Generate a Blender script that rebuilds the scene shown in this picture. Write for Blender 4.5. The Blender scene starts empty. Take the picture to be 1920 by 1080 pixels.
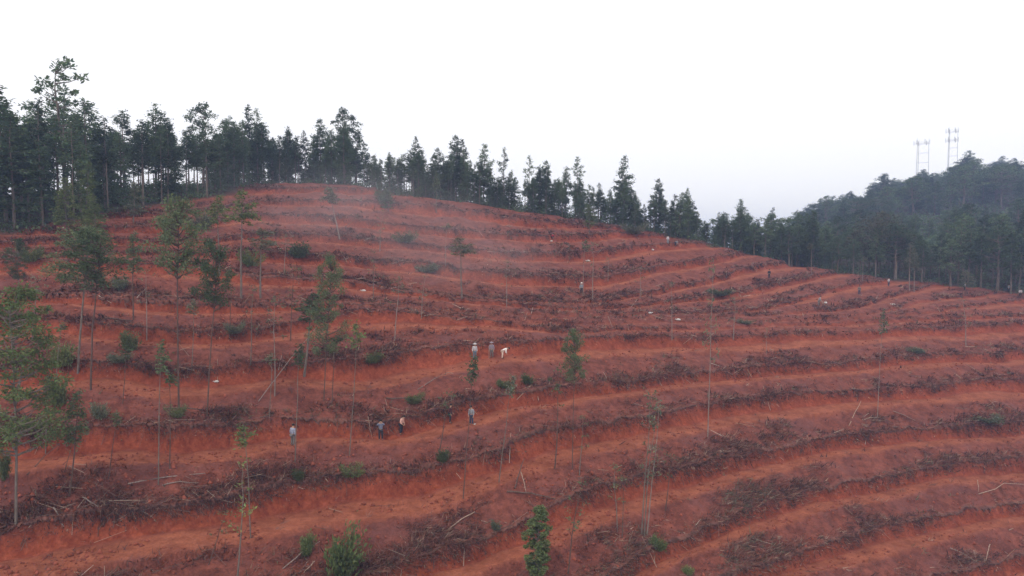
import bpy, math, random
import numpy as np
from mathutils import Vector, Matrix

# ------------------------------------------------------------------ camera, sky, sun, exposure
sc = bpy.context.scene
F = 1297.0                      # focal length in photograph pixels (1920 wide)
PITCH = math.radians(3.0)
CZ = 30.0                       # camera height in the scene's own datum
CP, SP = math.cos(PITCH), math.sin(PITCH)
cam_d = bpy.data.cameras.new('camera')
cam_d.sensor_width = 36.0
cam_d.lens = 36.0 * F / 1920.0
cam_d.clip_start = 0.5
cam_d.clip_end = 12000
cam = bpy.data.objects.new('camera', cam_d)
sc.collection.objects.link(cam)
cam.location = (0, 0, CZ)
cam.rotation_euler = (math.radians(90) - PITCH, 0, 0)
sc.camera = cam

SUN_EL, SUN_ROT = math.radians(52), math.radians(205)
world = bpy.data.worlds.new('World')
sc.world = world
world.use_nodes = True
wn, wl = world.node_tree.nodes, world.node_tree.links
wn.clear()
w_out = wn.new('ShaderNodeOutputWorld')
w_bg = wn.new('ShaderNodeBackground')
w_sky = wn.new('ShaderNodeTexSky')
w_sky.sky_type = 'NISHITA'
w_sky.sun_disc = False
w_sky.sun_elevation = SUN_EL
w_sky.sun_rotation = SUN_ROT
w_sky.dust_density = 4.0
w_mix = wn.new('ShaderNodeMix')
w_mix.data_type = 'RGBA'
w_mix.inputs[0].default_value = 0.90            # closed overcast: cloud hides nearly all of the blue
wl.new(w_sky.outputs[0], w_mix.inputs[6])
w_mix.inputs[7].default_value = (10.2, 10.1, 10.1, 1)
wl.new(w_mix.outputs[2], w_bg.inputs[0])
w_bg.inputs[1].default_value = 0.12
wl.new(w_bg.outputs[0], w_out.inputs[0])

sun_d = bpy.data.lights.new('sun', 'SUN')
sun_d.energy = 1.4
sun_d.angle = math.radians(11)
sun_d.color = (1.0, 0.96, 0.9)
sun = bpy.data.objects.new('sun', sun_d)
sc.collection.objects.link(sun)
sun_dir = Vector((math.sin(SUN_ROT) * math.cos(SUN_EL), math.cos(SUN_ROT) * math.cos(SUN_EL), math.sin(SUN_EL)))
sun.rotation_euler = sun_dir.to_track_quat('Z', 'Y').to_euler()

sc.view_settings.view_transform = 'Standard'
sc.view_settings.look = 'None'
sc.view_settings.exposure = 0.06
sc.view_settings.gamma = 1.0
sc.view_settings.use_curve_mapping = False
sc.cycles.use_denoising = True
sc.cycles.max_bounces = 6
sc.cycles.diffuse_bounces = 3
sc.cycles.glossy_bounces = 2
sc.cycles.transparent_max_bounces = 6
sc.cycles.volume_bounces = 2

COL = sc.collection
rng = np.random.default_rng(7)
random.seed(7)

# ------------------------------------------------------------------ helpers
def hash2(ix, iy, seed):
    h = (ix.astype(np.int64) * 374761393 + iy.astype(np.int64) * 668265263 + seed * 974634777) & 0xffffffff
    h = ((h ^ (h >> 13)) * 1274126177) & 0xffffffff
    return ((h ^ (h >> 16)) & 0xffffff) / float(0xffffff)

def vnoise(x, y, seed=0):                       # value noise, -1..1
    x0, y0 = np.floor(x), np.floor(y)
    fx, fy = x - x0, y - y0
    fx, fy = fx * fx * (3 - 2 * fx), fy * fy * (3 - 2 * fy)
    a, b = hash2(x0, y0, seed), hash2(x0 + 1, y0, seed)
    c, d = hash2(x0, y0 + 1, seed), hash2(x0 + 1, y0 + 1, seed)
    return ((a * (1 - fx) + b * fx) * (1 - fy) + (c * (1 - fx) + d * fx) * fy) * 2 - 1

def fbm(x, y, seed=0, octaves=4):
    s, a, t = 0.0, 1.0, 0.0
    for o in range(octaves):
        s = s + a * vnoise(x * 2 ** o + 17.3 * o, y * 2 ** o - 9.1 * o, seed + o)
        t += a
        a *= 0.5
    return s / t

def sstep(a, b, x):
    t = np.clip((x - a) / (b - a), 0, 1)
    return t * t * (3 - 2 * t)

def project(x, y, z):                           # world (z in scene datum) -> photograph pixel
    z = z - CZ
    dep = y * CP - z * SP
    return 960 + F * x / dep, 540 - F * (y * SP + z * CP) / dep

def unproject(u, v, d):                         # photograph pixel + world y distance -> world
    a, b = (u - 960) / F, (540 - v) / F
    dy, dz = CP + b * SP, -SP + b * CP
    k = d / dy
    return np.array((a * k, d, dz * k + CZ))

def mesh_from(name, verts, faces_flat, loop_counts, smooth=False, mat_idx=None, colors=None, attr='tint'):
    me = bpy.data.meshes.new(name)
    verts = np.asarray(verts, np.float32)
    faces_flat = np.asarray(faces_flat, np.int32).ravel()
    loop_counts = np.asarray(loop_counts, np.int32).ravel()
    me.vertices.add(len(verts))
    me.vertices.foreach_set('co', verts.ravel())
    me.loops.add(len(faces_flat))
    me.loops.foreach_set('vertex_index', faces_flat)
    me.polygons.add(len(loop_counts))
    starts = np.concatenate(([0], np.cumsum(loop_counts)[:-1])).astype(np.int32)
    me.polygons.foreach_set('loop_start', starts)
    me.polygons.foreach_set('loop_total', loop_counts)
    if mat_idx is not None:
        me.polygons.foreach_set('material_index', np.asarray(mat_idx, np.int32))
    me.polygons.foreach_set('use_smooth', np.full(len(loop_counts), smooth, bool))
    if colors is not None:
        ca = me.color_attributes.new(attr, 'FLOAT_COLOR', 'POINT')
        colors = np.asarray(colors, np.float32)
        if colors.shape[1] == 3:
            colors = np.concatenate((colors, np.ones((len(colors), 1), np.float32)), 1)
        ca.data.foreach_set('color', colors.ravel())
    me.update(calc_edges=True)
    return me

def obj(name, me, mat=None, parent=None, loc=None):
    o = bpy.data.objects.new(name, me)
    COL.objects.link(o)
    if mat is not None and me is not None and len(me.materials) == 0:
        for m in (mat if isinstance(mat, (list, tuple)) else [mat]):
            me.materials.append(m)
    if parent is not None:
        o.parent = parent
    if loc is not None:
        o.location = loc
    return o

def tag(o, label=None, cat=None, group=None, kind=None):
    if label: o['label'] = label
    if cat: o['category'] = cat
    if group: o['group'] = group
    if kind: o['kind'] = kind
    return o

def empty(name, loc=(0, 0, 0), rz=0.0, scale=1.0):
    o = bpy.data.objects.new(name, None)
    COL.objects.link(o)
    o.location = loc
    o.rotation_euler = (0, 0, rz)
    o.scale = (scale,) * 3 if not hasattr(scale, '__len__') else scale
    o.empty_display_size = 0.3
    return o

class MB:                                       # mesh builder
    def __init__(s): s.v, s.f, s.c, s.n = [], [], [], 0
    def add(s, verts, faces, col=None):
        verts = np.asarray(verts, float)
        s.v.append(verts)
        for f in faces: s.f.append([i + s.n for i in f])
        if col is not None: s.c.append(np.tile(np.asarray(col, float), (len(verts), 1)))
        s.n += len(verts)
    def tube(s, pts, rad, sides=7, col=None, cap=True):
        pts = [np.asarray(p, float) for p in pts]
        rings = []
        for i, p in enumerate(pts):
            a = pts[max(i - 1, 0)]; b = pts[min(i + 1, len(pts) - 1)]
            t = (b - a) / (np.linalg.norm(b - a) + 1e-9)
            ref = np.array((1.0, 0, 0)) if abs(t[0]) < 0.8 else np.array((0, 1.0, 0))
            n1 = np.cross(t, ref); n1 /= np.linalg.norm(n1)
            n2 = np.cross(t, n1)
            ang = np.arange(sides) * 2 * math.pi / sides
            rings.append(p + rad[i] * (np.cos(ang)[:, None] * n1 + np.sin(ang)[:, None] * n2))
        v = np.concatenate(rings)
        f = []
        for i in range(len(pts) - 1):
            for k in range(sides):
                k2 = (k + 1) % sides
                f.append((i * sides + k, i * sides + k2, (i + 1) * sides + k2, (i + 1) * sides + k))
        if cap:
            f.append(tuple(range(sides))[::-1])
            f.append(tuple((len(pts) - 1) * sides + k for k in range(sides)))
        s.add(v, f, col)
    def box(s, c, sz, col=None, rot=None):
        x, y, z = np.asarray(sz, float) / 2
        v = np.array([(i * x, j * y, k * z) for i in (-1, 1) for j in (-1, 1) for k in (-1, 1)])
        if rot is not None: v = v @ np.asarray(rot).T
        s.add(v + np.asarray(c, float), [(0, 1, 3, 2), (4, 6, 7, 5), (0, 4, 5, 1), (2, 3, 7, 6), (0, 2, 6, 4), (1, 5, 7, 3)], col)
    def quads(s, v4, col4=None):                # v4: (n,4,3)
        n = len(v4)
        s.v.append(v4.reshape(-1, 3))
        idx = (np.arange(n * 4) + s.n).reshape(n, 4)
        s.f.append(('Q', idx))
        if col4 is not None: s.c.append(np.repeat(col4, 4, axis=0))
        s.n += n * 4
    def mesh(s, name, smooth=False):
        flat, cnt = [], []
        for f in s.f:
            if isinstance(f, tuple) and len(f) == 2 and isinstance(f[0], str):
                flat.append(f[1].ravel()); cnt.append(np.full(len(f[1]), 4))
            else:
                flat.append(np.asarray(f)); cnt.append(np.array([len(f)]))
        return mesh_from(name, np.concatenate(s.v), np.concatenate(flat), np.concatenate(cnt), smooth,
                         colors=np.concatenate(s.c) if s.c else None)

def new_mat(name, rough=0.9):
    m = bpy.data.materials.new(name)
    m.use_nodes = True
    nt = m.node_tree
    b = nt.nodes['Principled BSDF']
    b.inputs['Roughness'].default_value = rough
    b.inputs['Specular IOR Level'].default_value = 0.2
    return m, nt.nodes, nt.links, b

def mixc(nodes, links, fac, a, b, mode='MIX'):
    n = nodes.new('ShaderNodeMix'); n.data_type = 'RGBA'; n.blend_type = mode
    for i, val in ((0, fac), (6, a), (7, b)):
        if hasattr(val, 'is_output'): links.new(val, n.inputs[i])
        elif i == 0: n.inputs[0].default_value = val
        else: n.inputs[i].default_value = (*val, 1)
    return n.outputs[2]

def ramp(nodes, links, fac, a, b):
    n = nodes.new('ShaderNodeMapRange')
    links.new(fac, n.inputs[0])
    n.inputs[1].default_value, n.inputs[2].default_value = a, b
    return n.outputs[0]

def noise_node(nodes, links, scale, detail=5, rough=0.6, vec=None):
    n = nodes.new('ShaderNodeTexNoise')
    n.inputs['Scale'].default_value = scale
    n.inputs['Detail'].default_value = detail
    n.inputs['Roughness'].default_value = rough
    if vec is not None: links.new(vec, n.inputs['Vector'])
    return n.outputs[0]

# ------------------------------------------------------------------ hillside: shape of the land
# measured points of the smooth hillside: photograph pixel and distance ahead of the camera
CTRL = [(0,1080,37),(0,823,47),(0,690,55),(0,600,62),(0,549,67),(0,450,78),(0,425,83),
 (320,1080,39),(320,953,44),(320,800,51.5),(320,690,59),(320,600,67),(320,490,80),(320,400,97),
 (640,1080,42),(640,893,51),(714,824,55.5),(640,680,66),(640,583,78),(640,520,90),(640,440,110),(640,345,137),
 (960,1080,45),(960,826,58),(960,737,65),(960,640,75),(960,573,88),(960,515,102),(960,443,125),(960,390,143),
 (1280,1080,49),(1280,873,61),(1280,766,71),(1280,702,79),(1280,633,90),(1280,600,98),(1280,563,110),(1280,490,131),(1280,445,147),
 (1600,1080,54),(1600,905,67),(1600,732,83),(1600,680,90),(1600,625,100),(1600,590,110),(1600,550,128),(1600,518,147),
 (1920,1080,60),(1920,940,69),(1920,795,82),(1920,710,92),(1920,658,100),(1920,607,110),(1920,570,128),(1920,549,144),
 (-250,1080,36),(-250,700,53),(-250,440,76),(2200,1080,64),(2200,700,96),(2200,560,140)]
# ground beyond the crest and the wooded hill on the right: pixel column, distance, height relative to the camera
CTRL_W = [(0,110,8.5),(0,150,9),(320,125,11.5),(320,165,8),(0,210,-4),(320,220,-6),(640,165,9),(640,205,-2),(960,172,5.5),(960,215,-5),
 (1280,180,0),(1280,230,-8),(1450,175,-3),(1450,230,-2),(1450,320,3),(1600,175,-4.5),(1600,240,0),(1600,340,17),(1650,400,28),
 (1760,175,-3),(1760,250,6),(1760,380,34),(1810,500,56),(1920,175,-1),(1920,250,8),(1920,380,34),(1920,490,50),(2200,300,20),(2200,480,52),
 (1810,620,40),(1920,640,38),(1500,420,2),(1300,450,-25),(960,480,-30),(320,480,-30),(0,480,-30),
 (1300,320,-18),(960,340,-28),(320,300,-26),(0,290,-24),(-250,200,0),(-250,110,7),(2200,200,2)]
pts = [unproject(*c) for c in CTRL]
pts += [np.array(((u - 960) / F * d, d, CZ + h)) for u, d, h in CTRL_W]
pts = np.array(pts)
SC = 100.0
def tps(r2):
    return np.where(r2 > 1e-12, r2 * np.log(r2 + 1e-12), 0)
_p = pts[:, :2] / SC
_n = len(_p)
_A = tps(((_p[:, None] - _p[None]) ** 2).sum(-1)) + np.eye(_n) * 2e-3
_P = np.concatenate((np.ones((_n, 1)), _p), 1)
_M = np.block([[_A, _P], [_P.T, np.zeros((3, 3))]])
_w = np.linalg.solve(_M, np.concatenate((pts[:, 2], np.zeros(3))))

def base_height(x, y):
    X = np.clip(x / y, -0.98, 0.98)
    ye = np.clip(y, 4, 660)
    xe = X * ye
    s = _w[_n] + _w[_n + 1] * xe / SC + _w[_n + 2] * ye / SC
    for i in range(_n):
        s = s + _w[i] * tps((xe / SC - _p[i, 0]) ** 2 + (ye / SC - _p[i, 1]) ** 2)
    far = CZ - 55 + 16 * vnoise(x / 260, y / 260, 91) + 6 * vnoise(x / 90, y / 90, 92)
    k = sstep(540, 700, y)
    return s * (1 - k) + far * k

# upper edge of each terrace cut as it runs across the slope, top terrace first (photograph columns every 160)
UC = list(range(0, 1921, 160))
def row(*v): return list(zip(UC, v))
LINES = [
 row(300,300,310,325,330,335,350,370,390,400,420,440,450),
 row(360,360,365,352,352,360,385,400,415,425,440,455,470),
 row(405,405,400,377,375,384,410,424,430,440,450,465,480),
 row(428,428,425,402,405,429,443,437,440,448,458,474,490),
 row(452,448,455,435,440,462,476,473,453,455,465,482,498),
 row(478,475,475,470,480,496,516,523,492,463,475,490,506),
 row(482,483,487,517,524,546,566,562,536,492,485,498,514),
 row(490,490,492,522,529,551,572,577,563,536,500,506,522),
 row(549,549,559,565,563,572,590,590,586,576,530,514,530),
 row(553,553,563,569,567,576,595,599,593,589,574,530,538),
 row(556,556,566,572,570,579,599,603,599,597,592,556,546),
 row(558,558,568,574,572,581,602,606,602,600,597,582,557),
 [(0,600),(83,597),(200,603),(300,613),(400,623),(483,623),(567,600),(640,583),(733,580),(807,590),(873,593),(923,603),(990,615),(1057,621),(1280,613),(1440,606),(1600,603),(1760,596),(1920,590)],
 [(0,690),(123,680),(200,680),(267,687),(350,693),(500,683),(633,680),(733,670),(773,653),(840,647),(923,643),(990,643),(1057,637),(1140,631),(1280,633),(1380,628),(1480,625),(1580,627),(1680,617),(1780,614),(1920,607)],
 [(0,823),(100,807),(233,790),(300,800),(433,800),(517,790),(640,788),(723,795),(790,783),(840,763),(940,740),(1023,730),(1140,720),(1207,712),(1280,702),(1380,693),(1480,683),(1580,683),(1680,670),(1780,663),(1920,658)],
 [(0,1000),(60,985),(150,973),(300,957),(400,937),(500,920),(640,893),(807,877),(873,860),(940,840),(973,817),(1073,797),(1140,787),(1223,780),(1280,766),(1380,748),(1513,737),(1613,732),(1747,727),(1813,713),(1920,710)],
 [(0,1200),(160,1180),(320,1155),(480,1130),(640,1095),(783,1053),(823,1030),(890,1020),(923,1000),(957,987),(1050,940),(1090,917),(1140,900),(1207,883),(1280,873),(1347,867),(1480,837),(1580,817),(1713,805),(1920,795)],
 [(0,1410),(320,1330),(640,1250),(800,1200),(960,1150),(1120,1088),(1190,1040),(1290,1003),(1380,967),(1480,937),(1533,917),(1680,893),(1780,870),(1920,858)],
 [(0,1600),(640,1400),(960,1260),(1120,1180),(1280,1120),(1390,1073),(1453,1053),(1533,1020),(1613,997),(1713,973),(1813,957),(1920,940)],
 [(0,1800),(640,1580),(960,1410),(1280,1250),(1500,1150),(1600,1120),(1750,1085),(1920,1040)],
 [(0,2000),(960,1600),(1280,1420),(1600,1270),(1920,1170)],
 [(0,2250),(960,1850),(1600,1470),(1920,1340)]]
UG = np.arange(-500, 2421, 8.0)
_k = np.exp(-0.5 * (np.arange(-8, 9) * 8 / 24.0) ** 2); _k /= _k.sum()
VG = []
for ln in LINES:
    uu, vv = np.array([p[0] for p in ln], float), np.array([p[1] for p in ln], float)
    g = np.interp(UG, uu, vv)
    g[UG < 0] += UG[UG < 0] * (-0.02)
    g[UG > 1920] += (UG[UG > 1920] - 1920) * (-0.03)
    VG.append(np.convolve(np.pad(g, 8, mode='edge'), _k, 'valid'))
VG = np.array(VG)
for i in range(1, len(VG)): VG[i] = np.maximum(VG[i], VG[i - 1] + 1.5)
NL = len(VG)

def phase_at(u, v):
    u = np.clip(u, UG[0], UG[-1])
    vk = [np.interp(u, UG, VG[i]) for i in range(NL)]
    ph = np.full(u.shape, -1.0)
    for i in range(NL - 1):
        ph = np.where((v >= vk[i]) & (v < vk[i + 1]), i + (v - vk[i]) / (vk[i + 1] - vk[i]), ph)
    ph = np.where(v >= vk[-1], NL - 1.0, ph)
    return ph

NX, NY, XM, Y0, Y1 = 820, 900, 0.95, 26.0, 600.0
Xs = np.concatenate((np.array([-3, -2.2, -1.7, -1.35, -1.12, -1.0]), np.linspace(-XM, XM, NX), np.array([1.0, 1.12, 1.35, 1.7, 2.2, 3])))
Ys = np.concatenate((np.array([5, 9, 13, 17, 20, 23.]), np.exp(np.linspace(math.log(Y0), math.log(Y1), NY)), np.array([620, 645, 680, 730, 790, 850, 1000, 1250, 1600, 2100, 2900, 4200.])))
GX, GY = np.meshgrid(Xs, Ys)
WX, WY = GX * GY, GY
S = base_height(WX, WY)
U, V = project(WX, WY, S)
# edge of the standing wood along the crest: photograph column -> distance
EDGE_UV = [(-400,440),(0,436),(100,430),(200,405),(300,385),(400,370),(520,341),(650,347),(800,369),(960,396),(1100,416),(1200,431),(1300,455),(1400,471),(1500,491),(1600,515),(1700,527),(1800,537),(1920,553),(2300,575)]
def _edge_dist(u, v):
    yy = np.linspace(60, 160, 400)
    xx = (u - 960) / F * yy
    _, pv = project(xx, yy, base_height(xx, yy))
    k = np.nonzero(pv <= v)[0]
    return yy[k[0]] if len(k) else yy[int(np.argmin(pv))]
EU = np.arange(-400, 2301, 20.0)
ED = np.array([_edge_dist(u, np.interp(u, [p[0] for p in EDGE_UV], [p[1] for p in EDGE_UV])) for u in EU])
ED = np.convolve(np.pad(ED, 3, mode='edge'), np.ones(7) / 7, 'valid')
def edge_dist(u): return np.interp(u, EU, ED)
wood = sstep(-1.0, 3.0, WY - edge_dist(960 + F * GX) + 2.5 * vnoise(WX / 6, WY / 6, 55))
PH = phase_at(U, V + 8 * fbm(WX / 7, WY / 7, 3, 3) * np.clip(60 / WY, 0.2, 1.4) + 1.2 * vnoise(WX / 1.0, WY / 1.0, 8) * np.clip(60 / WY, 0.2, 1.4))
PHS = phase_at(U, V)
def grad(a):
    dY, dX = np.gradient(a, Ys, Xs)
    gx = dX / GY
    return gx, dY - dX * GX / GY
sx, sy = grad(S); px_, py_ = grad(PHS)
DEL = -(sx * px_ + sy * py_) / (px_ ** 2 + py_ ** 2 + 1e-6)
DEL = np.clip(DEL, 0, 4.2)
DEL[(PHS < 0) | (PHS >= NL - 1.01)] = 0
def blur(a, r):
    k = np.ones(2 * r + 1) / (2 * r + 1)
    a = np.apply_along_axis(lambda m: np.convolve(np.pad(m, r, mode='edge'), k, 'valid'), 0, a)
    return np.apply_along_axis(lambda m: np.convolve(np.pad(m, r, mode='edge'), k, 'valid'), 1, a)
DEL = blur(blur(DEL, 9), 7) * (1 - wood)
T = np.where((PH >= 0) & (PH < NL - 1), PH - np.floor(PH), 0.0)
CUT, BEN = 0.085, 0.40
CUTD = 0.43 + 0.12 * fbm(WX / 9 + PH.round() * 3.7, WY / 9, 31, 2)
BEN = 0.44 + 0.10 * fbm(WX / 6, WY / 6, 32, 2)
def lerp_prof(t):
    p = -CUTD * np.clip(t / CUT, 0, 1) ** 0.65
    p = p - 0.03 * np.clip((t - CUT) / (BEN - CUT), 0, 1)
    k = np.clip((t - BEN) / (1 - BEN), 0, 1)
    return p - (1 - CUTD - 0.03) * (0.75 * k + 0.25 * k * k)
PROF = lerp_prof(T)
act = np.clip(DEL / 1.2, 0, 1)
is_cut = sstep(-0.01, 0.02, T) * (1 - sstep(CUT, CUT + 0.08, T)) * act
is_ben = sstep(CUT, CUT + 0.08, T) * (1 - sstep(BEN - 0.03, BEN + 0.08, T)) * act
is_bank = 1 - np.clip(is_cut + is_ben, 0, 1)
H = S + DEL * (PROF + T)
fine = np.clip(1.6 - WY / 220, 0.15, 1)
dense = ((np.abs(GX) <= XM) & (WY >= Y0) & (WY <= Y1)).astype(float)
lump = 0.36 * fbm(WX / 1.6, WY / 1.6, 21, 4) + 0.16 * np.maximum(0, fbm(WX / 0.5, WY / 0.5, 22, 3) - 0.05)
H += dense * fine * (is_bank * lump * np.clip(act + 0.35, 0, 1) + is_ben * (0.07 * fbm(WX / 1.1, WY / 0.8, 23, 4) + 0.05 * vnoise(WX / 0.35, WY / 0.35, 26)) + is_cut * 0.11 * fbm(WX / 0.45, WY / 2.0, 24, 3))
H += dense * act * 0.16 * sstep(0.95, 0.985, T) * (0.6 + 0.8 * np.abs(vnoise(WX / 1.4, WY / 1.4, 29)))
# spill mounds of loose soil on the outer lip of each bench
H += dense * act * 0.20 * np.exp(-((T - BEN) / 0.045) ** 2) * (0.6 + 0.8 * fbm(WX / 2.5, WY / 2.5, 25, 3))

def build_ground():
    ny, nx = H.shape
    v = np.stack((WX, WY, H), -1).reshape(-1, 3)
    i = np.arange(ny * nx).reshape(ny, nx)
    q = np.stack((i[:-1, :-1], i[:-1, 1:], i[1:, 1:], i[1:, :-1]), -1).reshape(-1, 4)
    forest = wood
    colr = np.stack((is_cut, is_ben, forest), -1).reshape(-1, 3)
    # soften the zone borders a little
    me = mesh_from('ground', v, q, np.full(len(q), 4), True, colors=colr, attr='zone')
    return me

m_soil, nd, lk, bs = new_mat('red_soil', 0.95)
zone = nd.new('ShaderNodeAttribute'); zone.attribute_name = 'zone'
sep = nd.new('ShaderNodeSeparateColor'); lk.new(zone.outputs['Color'], sep.inputs[0])
geo = nd.new('ShaderNodeNewGeometry')
pos = geo.outputs['Position']
n_big = noise_node(nd, lk, 0.25, 6, 0.6, pos)
n_mid = noise_node(nd, lk, 1.6, 6, 0.65, pos)
n_fin = noise_node(nd, lk, 7.0, 4, 0.7, pos)
mp = nd.new('ShaderNodeMapping'); lk.new(pos, mp.inputs[0]); mp.inputs['Scale'].default_value = (2.2, 2.2, 0.3)
n_str = noise_node(nd, lk, 1.4, 4, 0.6, mp.outputs[0])
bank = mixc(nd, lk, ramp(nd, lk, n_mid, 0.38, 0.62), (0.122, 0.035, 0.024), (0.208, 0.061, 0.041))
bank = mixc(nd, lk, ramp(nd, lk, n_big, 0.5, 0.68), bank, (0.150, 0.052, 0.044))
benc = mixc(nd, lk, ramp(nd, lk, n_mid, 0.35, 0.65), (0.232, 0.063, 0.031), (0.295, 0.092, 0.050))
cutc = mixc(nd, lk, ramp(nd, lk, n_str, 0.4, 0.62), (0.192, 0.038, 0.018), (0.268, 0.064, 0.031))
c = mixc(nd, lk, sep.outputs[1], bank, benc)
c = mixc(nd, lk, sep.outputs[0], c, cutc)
n_wet = noise_node(nd, lk, 0.55, 5, 0.65, pos)
c = mixc(nd, lk, 1.0, c, mixc(nd, lk, ramp(nd, lk, n_wet, 0.36, 0.64), (0.74, 0.70, 0.68), (1.16, 1.18, 1.18)), 'MULTIPLY')
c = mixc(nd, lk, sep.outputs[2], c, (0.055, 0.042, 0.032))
fleck = mixc(nd, lk, ramp(nd, lk, n_fin, 0.30, 0.70), (0.72, 0.72, 0.72), (1.18, 1.18, 1.18))
c = mixc(nd, lk, 1.0, c, fleck, 'MULTIPLY')
lk.new(c, bs.inputs['Base Color'])
bmp = nd.new('ShaderNodeBump'); bmp.inputs['Strength'].default_value = 0.8; bmp.inputs['Distance'].default_value = 0.12
lk.new(n_fin, bmp.inputs['Height']); lk.new(bmp.outputs[0], bs.inputs['Normal'])
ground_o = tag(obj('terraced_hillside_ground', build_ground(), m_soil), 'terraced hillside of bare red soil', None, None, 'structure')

LY0, LYR = math.log(Y0), math.log(Y1 / Y0)
_ix0, _iy0 = 6, 6
Hd = H[_iy0:_iy0 + NY, _ix0:_ix0 + NX]; Td = T[_iy0:_iy0 + NY, _ix0:_ix0 + NX]; Ad = DEL[_iy0:_iy0 + NY, _ix0:_ix0 + NX]; Pd = PHS[_iy0:_iy0 + NY, _ix0:_ix0 + NX]
Yd = Ys[_iy0:_iy0 + NY]
def _bil(A, x, y):
    x, y = np.asarray(x, float), np.asarray(y, float)
    cx = np.clip((x / y + XM) / (2 * XM) * (NX - 1), 0, NX - 1.001)
    cy = np.clip((np.log(y) - LY0) / LYR * (NY - 1), 0, NY - 1.001)
    i, j = cy.astype(int), cx.astype(int)
    fy, fx = cy - i, cx - j
    return (A[i, j] * (1 - fx) + A[i, j + 1] * fx) * (1 - fy) + (A[i + 1, j] * (1 - fx) + A[i + 1, j + 1] * fx) * fy
def gz(x, y): return _bil(Hd, x, y)
def near(A, x, y):
    cx = np.clip(np.rint((x / y + XM) / (2 * XM) * (NX - 1)), 0, NX - 1).astype(int)
    cy = np.clip(np.rint((np.log(y) - LY0) / LYR * (NY - 1)), 0, NY - 1).astype(int)
    return A[cy, cx]

def hit(u, v):                                  # where the line of sight of a photograph pixel meets the ground
    b = (540 - v) / F
    X = ((u - 960) / F) / (CP + b * SP)
    xs = X * Yd
    _, pv = project(xs, Yd, gz(xs, Yd))
    idx = np.nonzero(pv <= v)[0]
    i = idx[0] if len(idx) else int(np.argmin(pv))
    return np.array((xs[i], Yd[i], gz(xs[i], Yd[i]))) if True else None

# ------------------------------------------------------------------ materials
def leaf_material(name, base, var=0.35, trans=0.25):
    m, nd, lk, bs = new_mat(name, 0.8)
    at = nd.new('ShaderNodeAttribute'); at.attribute_name = 'tint'
    oi = nd.new('ShaderNodeObjectInfo')
    v = nd.new('ShaderNodeMapRange'); lk.new(oi.outputs['Random'], v.inputs[0])
    v.inputs[3].default_value, v.inputs[4].default_value = 1 - var, 1 + var
    hsv = nd.new('ShaderNodeHueSaturation')
    lk.new(v.outputs[0], hsv.inputs['Value'])
    h = nd.new('ShaderNodeMapRange'); lk.new(oi.outputs['Random'], h.inputs[0])
    h.inputs[3].default_value, h.inputs[4].default_value = 0.515, 0.485
    lk.new(h.outputs[0], hsv.inputs['Hue'])
    lk.new(mixc(nd, lk, 1.0, at.outputs['Color'], base, 'MULTIPLY'), hsv.inputs['Color'])
    lk.new(hsv.outputs[0], bs.inputs['Base Color'])
    tr = nd.new('ShaderNodeBsdfTranslucent'); lk.new(hsv.outputs[0], tr.inputs[0])
    mx = nd.new('ShaderNodeMixShader'); mx.inputs[0].default_value = trans
    lk.new(bs.outputs[0], mx.inputs[1]); lk.new(tr.outputs[0], mx.inputs[2])
    lk.new(mx.outputs[0], nd['Material Output'].inputs['Surface'])
    return m

def tinted_material(name, rough=0.9, mul=(1, 1, 1), nscale=None):
    m, nd, lk, bs = new_mat(name, rough)
    at = nd.new('ShaderNodeAttribute'); at.attribute_name = 'tint'
    c = mixc(nd, lk, 1.0, at.outputs['Color'], mul, 'MULTIPLY')
    if nscale:
        geo = nd.new('ShaderNodeNewGeometry')
        n = noise_node(nd, lk, nscale, 4, 0.6, geo.outputs['Position'])
        c = mixc(nd, lk, 1.0, c, mixc(nd, lk, ramp(nd, lk, n, 0.3, 0.7), (0.7, 0.7, 0.7), (1.2, 1.2, 1.2)), 'MULTIPLY')
    lk.new(c, bs.inputs['Base Color'])
    return m

def bark_material(name, a, b):
    m, nd, lk, bs = new_mat(name, 0.95)
    tc = nd.new('ShaderNodeTexCoord')
    mp = nd.new('ShaderNodeMapping'); lk.new(tc.outputs['Object'], mp.inputs[0]); mp.inputs['Scale'].default_value = (6, 6, 0.9)
    n = noise_node(nd, lk, 1.5, 4, 0.7, mp.outputs[0])
    lk.new(mixc(nd, lk, ramp(nd, lk, n, 0.35, 0.65), a, b), bs.inputs['Base Color'])
    return m

def cloth(name, a, b=None, scale=9.0):
    m, nd, lk, bs = new_mat(name, 0.9)
    tc = nd.new('ShaderNodeTexCoord')
    n = noise_node(nd, lk, scale, 3, 0.6, tc.outputs['Object'])
    lk.new(mixc(nd, lk, ramp(nd, lk, n, 0.4, 0.6), a, b or tuple(x * 0.75 for x in a)), bs.inputs['Base Color'])
    return m

M_FIR = leaf_material('fir_needles', (0.075, 0.115, 0.062), 0.5)
M_FIRL = leaf_material('young_fir_needles', (0.088, 0.120, 0.062), 0.3)
M_GREEN = leaf_material('fresh_leaves', (0.130, 0.165, 0.065), 0.25)
M_BROAD = leaf_material('broad_leaves', (0.085, 0.088, 0.060), 0.15)
M_GREY = leaf_material('grey_green_leaves', (0.13, 0.145, 0.095), 0.2)
M_BARK = bark_material('grey_bark', (0.09, 0.07, 0.06), (0.19, 0.155, 0.13))
M_PALE = bark_material('pale_bark', (0.15, 0.11, 0.095), (0.28, 0.22, 0.19))
M_DARK = bark_material('dark_bark', (0.065, 0.042, 0.034), (0.135, 0.085, 0.068))
M_BRUSH = tinted_material('dry_brush', 0.95)
M_WOOD = bark_material('stripped_wood', (0.24, 0.16, 0.12), (0.40, 0.29, 0.23))

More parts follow.
